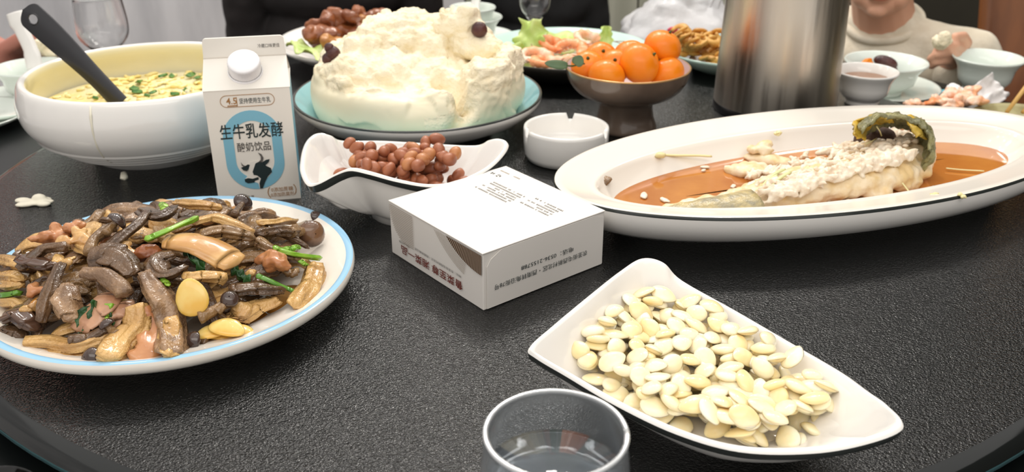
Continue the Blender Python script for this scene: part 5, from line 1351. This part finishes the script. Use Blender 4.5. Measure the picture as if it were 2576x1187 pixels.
tag(obj('bottle_cap', V, F, M['blue_plastic'], loc=px(2374, 252, TT)), 'light blue plastic bottle cap left of the shells', 'cap')
op = px(2545, 285, TT+.02); V, F, R = lathe([(0, .006), (.05, .006), (.066, .016), (.070, .020), (.071, .019), (.06, .006), (.045, 0), (0, 0)], 64)
tag(obj('side_plate', V, F, M['olive_plate'], loc=(op.x+.01, op.y-.02, TT)), 'olive patterned side plate cut off by the right edge', 'plate')
for k, (a, b, lab) in enumerate([((2532, 283, TT+.022), (2640, 140, .06), 'wooden chopstick rising from the olive plate at the right edge'), ((2572, 283, TT+.022), (2690, 170, .06), 'second chopstick almost outside the right edge')]):
    A_, B_ = px(*a), px(b[0], b[1], d=px(*a).y+.05); V, F = tube([A_-A_, (B_-A_)*.5, B_-A_], [.0028, .0032, .0036], 10); tag(obj('chopstick', V, F, M['chopstick'], loc=A_), lab, 'chopstick')
# rear: stacked cups on a saucer
sp = px(1190, 92, TT+.015); sp = Vector((sp.x, sp.y, TT))
saucer('white-green saucer under the stacked cups behind the bun', sp, .078, M['celadon'])
cup('rice_bowl', 'celadon bowl standing on the rear saucer behind the bun', 'bowl', sp+Vector((0, 0, .0065)), .056, .046, .028, M['celadon'], .2)
cup('tea_cup', 'small celadon cup stacked inside the rear bowl', 'cup', sp+Vector((0, 0, .0185)), .044, .052, .024, M['celadon'], .15)
a_ = sp+Vector((0, 0, .035)); V, F = tube(smooth_prof([(0, 0, 0), (.004, .01, .03), (.010, .03, .075), (.012, .035, .09)], 4), [.011]*4+[.009]*4+[.010]*5, 12, .35)
tag(obj('porcelain_spoon', V, F, M['white_glaze'], loc=a_), 'white spoon handle standing in the rear cup', 'spoon')
# left: cup with spoon, saucer, plate
lc = px(98, 170, .02); lc = Vector((lc.x-.012, lc.y, TT))
saucer('celadon saucer at the left edge below the cup', lc+Vector((-.02, -.05, 0)), .085, M['celadon'])
cup('tea_cup', 'celadon cup with a white spoon at the left behind the soup bowl', 'cup', lc+Vector((0, 0, .0065)), .055, .050, .028, M['celadon'], .2)
b_, t_ = px(88, 175, d=lc.y-.01), px(38, 32, d=lc.y+.02)
V, F = tube(smooth_prof([tuple(Vector((0, 0, 0))), tuple((t_-b_)*.35+Vector((.004, 0, 0))), tuple((t_-b_)*.75), tuple(t_-b_)], 5), [.013]*5+[.0115]*6+[.0145]*5, 14, .42, up=Vector((0, -1, .2)))
tag(obj('porcelain_spoon', V, F, M['white_glaze'], loc=b_), 'white porcelain spoon leaning in the left cup behind the ladle', 'spoon')
lp = px(-40, 285, TT+.02); saucer('white plate cut off by the left edge beside the soup bowl', Vector((lp.x-.03, lp.y, TT)), .085, M['celadon'], 'side_plate', 'plate')
lump('food_piece', Vector((lp.x-.01, lp.y+.02, TT+.022)), .02, M['braised_light'], 'brown leftover bit on the plate at the left edge', 'food piece', seed=61, voxel=.002)
# plastic bag
bl = Vector((px(1715, 120, d=1.70).x, 1.70, TT))
bag = thing('plastic_bag', 'crumpled translucent white plastic bag behind the mandarins', 'bag', bl)
V, F, R = lathe(smooth_prof([(.085, 0), (.115, .012), (.118, .035), (.098, .065), (.070, .090), (.050, .104), (.034, .112), (.0005, .113)], 4), 72, cap0=True)
V = [Vector(v) for v in V]; V = [v + Vector((v.x, v.y, v.z*.6)).normalized()*(.016*nz(v, 16, 2) + .010*abs(nz(v, 40, 3)) - .006*abs(nz(v, 80, 4)))*(.3 if v.z < .004 else 1) for v in V]
for v in V: v.z = max(v.z, .0)
obj('film', V, F, M['bag_film'], bag)
for k, (x, z, a) in enumerate([(-.03, .095, -.5), (.0, .1, 0), (.03, .095, .5), (.05, .085, .9)]):
    V, F = sheet(.020, .022, 10, 10, lambda u, v: .010*nz((u, v, k), 1.8)+.006*math.sin(6*u+k), .0006, lambda v: 1-.35*v*v)
    q_ = Euler((1.35, a*.6, a)).to_matrix(); obj('gathered_fold', [q_ @ Vector(v) + Vector((x, -.01*k, z+.004)) for v in V], F, M['bag_film'], bag)
p = px(1692, 76, d=1.585)-bl; V, F = ellipsoid(p, (.010, .003, .006), (0, 0, .2), 14, 8); obj('red_print', V, F, M['bag_red'], bag)
A = [[], []]
random.seed(2)
for k in range(7): add(A, ellipsoid((rnd(-.06, .06), rnd(-.05, .05), rnd(.035, .06)), (rnd(.03, .045), rnd(.03, .04), rnd(.025, .035)), nu=12, nv=8))
o = remesh('bag_contents', A, .005, M['tissue'], bag, smooth=4)

# ------------------------------------------------------------------ people
def hand_prims(wrist, dirv, palm_n, s, curl, thumb_side=1, spread=.16):
    """palm, four bent fingers of unequal length and a thumb leaving the side of the palm"""
    A = [[], []]
    d = Vector(dirv).normalized(); n_ = Vector(palm_n).normalized(); sd = d.cross(n_).normalized()*thumb_side; n_ = (sd.cross(d)*thumb_side).normalized()
    pc = wrist + d*.045*s
    add(A, capsule(wrist, wrist+d*.02*s, .024*s, .026*s))
    for q in (-1, -.35, .35, 1): add(A, capsule(wrist+d*.022*s+sd*q*.014*s, wrist+d*.082*s+sd*q*.030*s, .0135*s, .0115*s, 10))
    for k, (q, ln) in enumerate([(1, .066), (.33, .076), (-.33, .070), (-1, .054)]):
        b = wrist + d*.084*s + sd*q*.030*s; ang = 0; v = (d + sd*q*spread*.5).normalized(); r = .0098*s
        for j, fr in enumerate((.45, .32, .23)):
            ang += curl[k][j] if isinstance(curl[k], (tuple, list)) else curl[k]
            dv = v*math.cos(ang) + n_*math.sin(ang); e = b + dv*ln*fr*s; add(A, capsule(b, e, r, r*.88, 10)); b = e; r *= .9
    b = wrist + d*.028*s + sd*.022*s; v = (d*.65 + sd*.75 + n_*.25).normalized()
    for j, (ln, tw) in enumerate([(.042, 0), (.034, .35), (.026, .35)]):
        if j: v = (v*math.cos(tw) + (d*.7 + n_*.5 - sd*.2).normalized()*math.sin(tw)).normalized()
        e = b + v*ln*s; add(A, capsule(b, e, .0125*s*(1-.1*j), .0112*s*(1-.1*j), 10)); b = e
    return A
def head_prims(c, s, yaw, tilt=0):
    """skull, jaw, nose, ears around centre c; face towards -y before yaw"""
    R_ = Matrix.Rotation(yaw, 3, 'Z') @ Matrix.Rotation(tilt, 3, 'X'); A = [[], []]
    def E_(p, r): add(A, ([c + R_ @ (Vector(v)*s) for v in ellipsoid(p, r, nu=20, nv=14)[0]], ellipsoid(p, r, nu=20, nv=14)[1]))
    E_((0, .012, .035), (.074, .090, .082)); E_((0, -.02, -.02), (.062, .066, .070)); E_((0, -.036, -.060), (.042, .044, .036)); E_((0, -.066, -.078), (.020, .016, .016))
    E_((-.034, -.03, -.052), (.026, .04, .030)); E_((.034, -.03, -.052), (.026, .04, .030))
    E_((0, -.090, -.006), (.010, .012, .024)); E_((0, -.098, -.020), (.015, .013, .010)); E_((0, -.080, -.048), (.024, .010, .012))
    E_((-.076, .012, -.005), (.009, .018, .030)); E_((.076, .012, -.005), (.009, .018, .030))
    return A, R_
def person(label, loc, yaw, s, elbows, wrists, cloth, skin, collar_h=.0, hands=None, shoulder_w=.17, girth=1.0, head_yaw=0, lean=.06, head_off=(0, 0, 0), sleeve_end=.93, slope=0):
    """seated figure; loc is the hip point on the seat, z of shoulders follows from s; joints given in world space"""
    t = thing('person', label, 'person', loc)
    R0 = Matrix.Rotation(yaw, 3, 'Z'); L_ = lambda v: R0 @ (Vector(v)*s)          # local, relative to loc
    sh = [L_((q*shoulder_w, -lean, .46-slope)) for q in (-1, 1)]; nb = L_((0, -lean, .49)); hc_ = L_((head_off[0], -lean-.02+head_off[1], .665+head_off[2]))
    hips = [L_((q*.09, 0, .06)) for q in (-1, 1)]; knees = [L_((q*.11, -.42, .08)) for q in (-1, 1)]; ank = [L_((q*.11, -.42, -.36)) for q in (-1, 1)]
    body = [[], []]; top = [[], []]; leg = [[], []]
    add(body, capsule(nb-Vector((0, 0, .05*s)), hc_-Vector((0, -.01*s, .05*s)), .066*s, .060*s, 16))
    H, RH = head_prims(hc_, s, yaw+head_yaw); add(body, H)
    for z, wx, wy, yy in [(.05, .155, .115, 0), (.15, .150, .11, -.005), (.25, .155, .112, -.02), (.34, .165, .11, -.04), (.41-slope*.6, .165, .095, -lean), (.455-slope*.4, .125-slope*.5, .075, -lean)]:
        e = ellipsoid((0, 0, 0), (wx*s*girth, wy*s*girth, .075*s), nu=24, nv=12)
        for tgt, k in ((top, 1.0), (body, .93)): add(tgt, ([R0 @ (Vector(v)*k) + L_((0, yy, z)) for v in e[0]], e[1]))
    add(top, capsule(sh[0], sh[1], .062*s*girth, .062*s*girth, 16)); add(top, capsule(nb-Vector((0, 0, .06*s)), sh[0], .062*s, .055*s, 14)); add(top, capsule(nb-Vector((0, 0, .06*s)), sh[1], .062*s, .055*s, 14))
    for i in (0, 1):
        el, wr = Vector(elbows[i])-Vector(loc), Vector(wrists[i])-Vector(loc)
        add(top, capsule(sh[i], el, .058*s*girth, .050*s*girth, 14)); add(top, capsule(el, el.lerp(wr, sleeve_end), .050*s*girth, .038*s*girth, 14))
        add(body, capsule(sh[i], el, .046*s, .038*s)); add(body, capsule(el, wr, .037*s, .026*s))
        hd = hands[i] if hands else None
        if hd and hd[0] == 'prims': add(body, ([Vector(v)-Vector(loc) for v in hd[1][0]], hd[1][1]))
        elif hd: add(body, hand_prims(wr, hd[0], hd[1], s*hd[3] if len(hd) > 3 else s, hd[2], 1 if i == 0 else -1))
        else: add(body, hand_prims(wr, (wr-el), (0, 0, -1), s, [(.3, .4, .3)]*4, 1 if i == 0 else -1))
        add(leg, capsule(hips[i], knees[i], .082*s, .062*s, 14)); add(leg, capsule(knees[i], ank[i], .060*s, .042*s, 14)); add(leg, capsule(ank[i], ank[i]+L_((0, -.13, -.05)), .04*s, .032*s, 12))
        add(body, capsule(hips[i], knees[i], .07*s, .05*s)); add(body, capsule(knees[i], ank[i], .048*s, .035*s))
    remesh('body', body, .0030 if s < .9 else .0052, skin, t, smooth=3)
    remesh('top', top, .007*max(.7, s), cloth, t, smooth=8, disp=lambda p, n_: p + n_*(.006*nz(p, 11, 2) + .003*nz(p, 30, 3)))
    remesh('trousers', leg, .010, M['trousers'], t, smooth=5)
    col_ = [nb + L_(((.086-.2*slope)*math.cos(a), -.012+(.078-.2*slope)*math.sin(a), -.012-.35*slope+.030*math.sin(a) + collar_h)) for a in [2*math.pi*k/32 for k in range(33)]]
    V, F = tube(col_, .0095*s, 10); obj('collar', V, F, cloth, t)
    hair = [[], []]
    for p_, r_ in [((0, .022, .050), (.082, .094, .082)), ((0, .05, -.01), (.074, .066, .08))]:
        e = ellipsoid(p_, r_, nu=20, nv=14)
        add(hair, ([hc_ + RH @ (Vector(v)*s) for v in e[0]], e[1]))
    ho = remesh('hair', hair, .006, M['hair'], t, smooth=2, disp=lambda p, n_: p + n_*.004*nz(p, 60, 1))
    for q in (-1, 1):
        V, F = ellipsoid(hc_ + RH @ (Vector((q*.030, -.078, .010))*s), .009*s, nu=12, nv=8); obj('eye', V, F, M['eye'], t)
    V, F = ellipsoid(hc_ + RH @ (Vector((0, -.090, -.048))*s), (.021*s, .006*s, .0065*s), (0, 0, yaw+head_yaw), 14, 8); obj('lips', V, F, M['lips'], t)
    return t
# child on the right, holding a bite of bread
cs = .85
chin = px(2290, 26, d=1.66)
hipz = chin.z - (.665-.075-.094)*cs
cl = Vector((chin.x+.02, 1.66+.13*cs, hipz))
cyaw = math.radians(-38)
wr_ = px(2394, 186, d=1.538)
CH_ = [[], []]                       # the child's hand: palm, four curled fingers, thumb under the bread
def chain(pts, r0, r1):
    P_ = [px(x, y, d=d) for x, y, d in pts]; n_ = len(P_)-1
    for i in range(n_): add(CH_, capsule(P_[i], P_[i+1], r0+(r1-r0)*i/n_, r0+(r1-r0)*(i+1)/n_, 12))
add(CH_, ellipsoid(px(2400, 152, d=1.532), (.022, .020, .028), (0, .2, 0), 18, 12)); add(CH_, ellipsoid(px(2390, 172, d=1.535), (.020, .018, .020), nu=16, nv=10))
add(CH_, capsule(px(2388, 180, d=1.537), wr_, .018, .022, 14))
chain([(2418, 132, 1.530), (2434, 108, 1.522), (2424, 90, 1.512), (2403, 92, 1.500)], .0086, .0070)
chain([(2424, 128, 1.528), (2404, 114, 1.496), (2372, 118, 1.490), (2356, 128, 1.500)], .0080, .0066)
chain([(2422, 146, 1.530), (2394, 133, 1.492), (2358, 137, 1.488), (2341, 147, 1.500)], .0078, .0064)
chain([(2412, 164, 1.532), (2384, 153, 1.494), (2356, 157, 1.490), (2344, 166, 1.500)], .0072, .0060)
chain([(2392, 160, 1.520), (2392, 138, 1.496), (2384, 120, 1.490), (2380, 108, 1.492)], .0105, .0080)
person('child in a cream sweater holding a bite of bread at the right', cl, cyaw, cs,
       [cl+Vector((-.20, -.02, .16)), px(2452, 262, d=1.62)], [cl+Vector((-.17, -.20, .12)), wr_], M['knit_cream'], M['skin'],
       hands=[None, ('prims', CH_)], shoulder_w=.185, girth=1.0, head_yaw=.25, sleeve_end=1.0, head_off=(0, -.045, -.085), slope=.06)
lump('bread_bite', px(2381, 97, d=1.488), .021, M['bun_crumb'], 'torn bite of bread pinched in the child\'s fingers', 'bread', seed=71, voxel=.0016, flat=1.2)
# dark figures at the far side
def far_person(label, x, y, s, cloth, yaw, sw=.18, girth=1.0):
    l_ = Vector((x, y, -.33)); R0 = Matrix.Rotation(yaw, 3, 'Z')
    person(label, l_, yaw, s, [l_ + R0 @ Vector((q*(sw+.03)*s, .0, .22*s)) for q in (-1, 1)], [l_ + R0 @ Vector((q*.08*s, -.16, .13*s)) for q in (-1, 1)], cloth, M['skin'], shoulder_w=sw, girth=girth)
far_person('person in a dark brown jacket seated behind the braised meat', px(838, 20, d=2.10).x, 2.13, 1.0, M['jacket_brown'], .1, .17, 1.02)
far_person('person in black seated behind the small stemmed glass', px(1365, 20, d=2.2).x, 2.22, .86, M['jacket_black'], 0, .12, .80)
# person at the left edge: only a reddish hand and forearm come into view
ll = Vector((-1.28, 1.50, -.33))
wl = px(-18, 150, d=1.50)
person('person beyond the left edge holding bread in a reddish hand', ll, math.radians(90), 1.0, [ll+Vector((.12, -.28, .30)), ll+Vector((.12, .24, .32))],
       [wl, ll+Vector((.30, .12, .34))], M['shirt_grey'], M['skin_red'], hands=[((1, .1, .45), (.1, -.35, -.9), [(.5, .5, .4), (.5, .6, .4), (.6, .6, .5), (.7, .7, .5)], 1.0), None], sleeve_end=.55)
lump('bread_bite', px(118, 118, d=1.47), .022, M['bun_crumb'], 'piece of bread in the hand at the left edge', 'bread', seed=75, voxel=.0018, flat=1.1)
# ------------------------------------------------------------------ chairs
def chair(label, loc, yaw, top_w=.24, bot_w=.17, h=.62):
    t = thing('dining_chair', label, 'chair', loc, yaw)
    V, F = box(-.23, .23, -.22, .22, .36, .40); o = obj('seat', V, F, M['wood'], t, False); o.modifiers.new('b', 'BEVEL').width = .012
    V, F = [], []
    for j in range(13):
        s_ = j/12; w_ = bot_w + (top_w-bot_w)*s_**.8; z = .40 + (h+.05)*s_; y = .21 + .10*s_*s_
        for i in range(9):
            u = -1+2*i/8; V.append((u*w_, y - .03*(u*u), z)); 
    n_ = len(V); V += [(x, y+.022, z) for x, y, z in V]
    for j in range(12):
        for i in range(8):
            a = j*9+i; F.append((a, a+1, a+10, a+9)); F.append((n_+a, n_+a+9, n_+a+10, n_+a+1))
    for j in range(12):
        a = j*9; F.append((a, a+9, n_+a+9, n_+a)); a += 8; F.append((a, n_+a, n_+a+9, a+9))
    for i in range(8):
        F.append((i, n_+i, n_+i+1, i+1)); a = 108+i; F.append((a, a+1, n_+a+1, n_+a))
    obj('backrest', V, F, M['wood'], t)
    for (x, y) in ((-.2, -.19), (.2, -.19), (-.2, .19), (.2, .19)):
        V, F = box(x-.02, x+.02, y-.02, y+.02, 0, .37); obj('leg', V, F, M['wood'], t, False)
    return t
c_ = px(2492, 60, d=2.22); chair('brown wooden chair with a tapered back behind the child', Vector((c_.x+.03, 2.26-.18, FLOOR)), math.radians(-25), .16, .065, .62)
c_ = px(838, 20, d=2.35); chair('brown wooden chair under the person in the brown jacket', Vector((c_.x, 2.44-.21, FLOOR)), .05, .285, .245, .55)
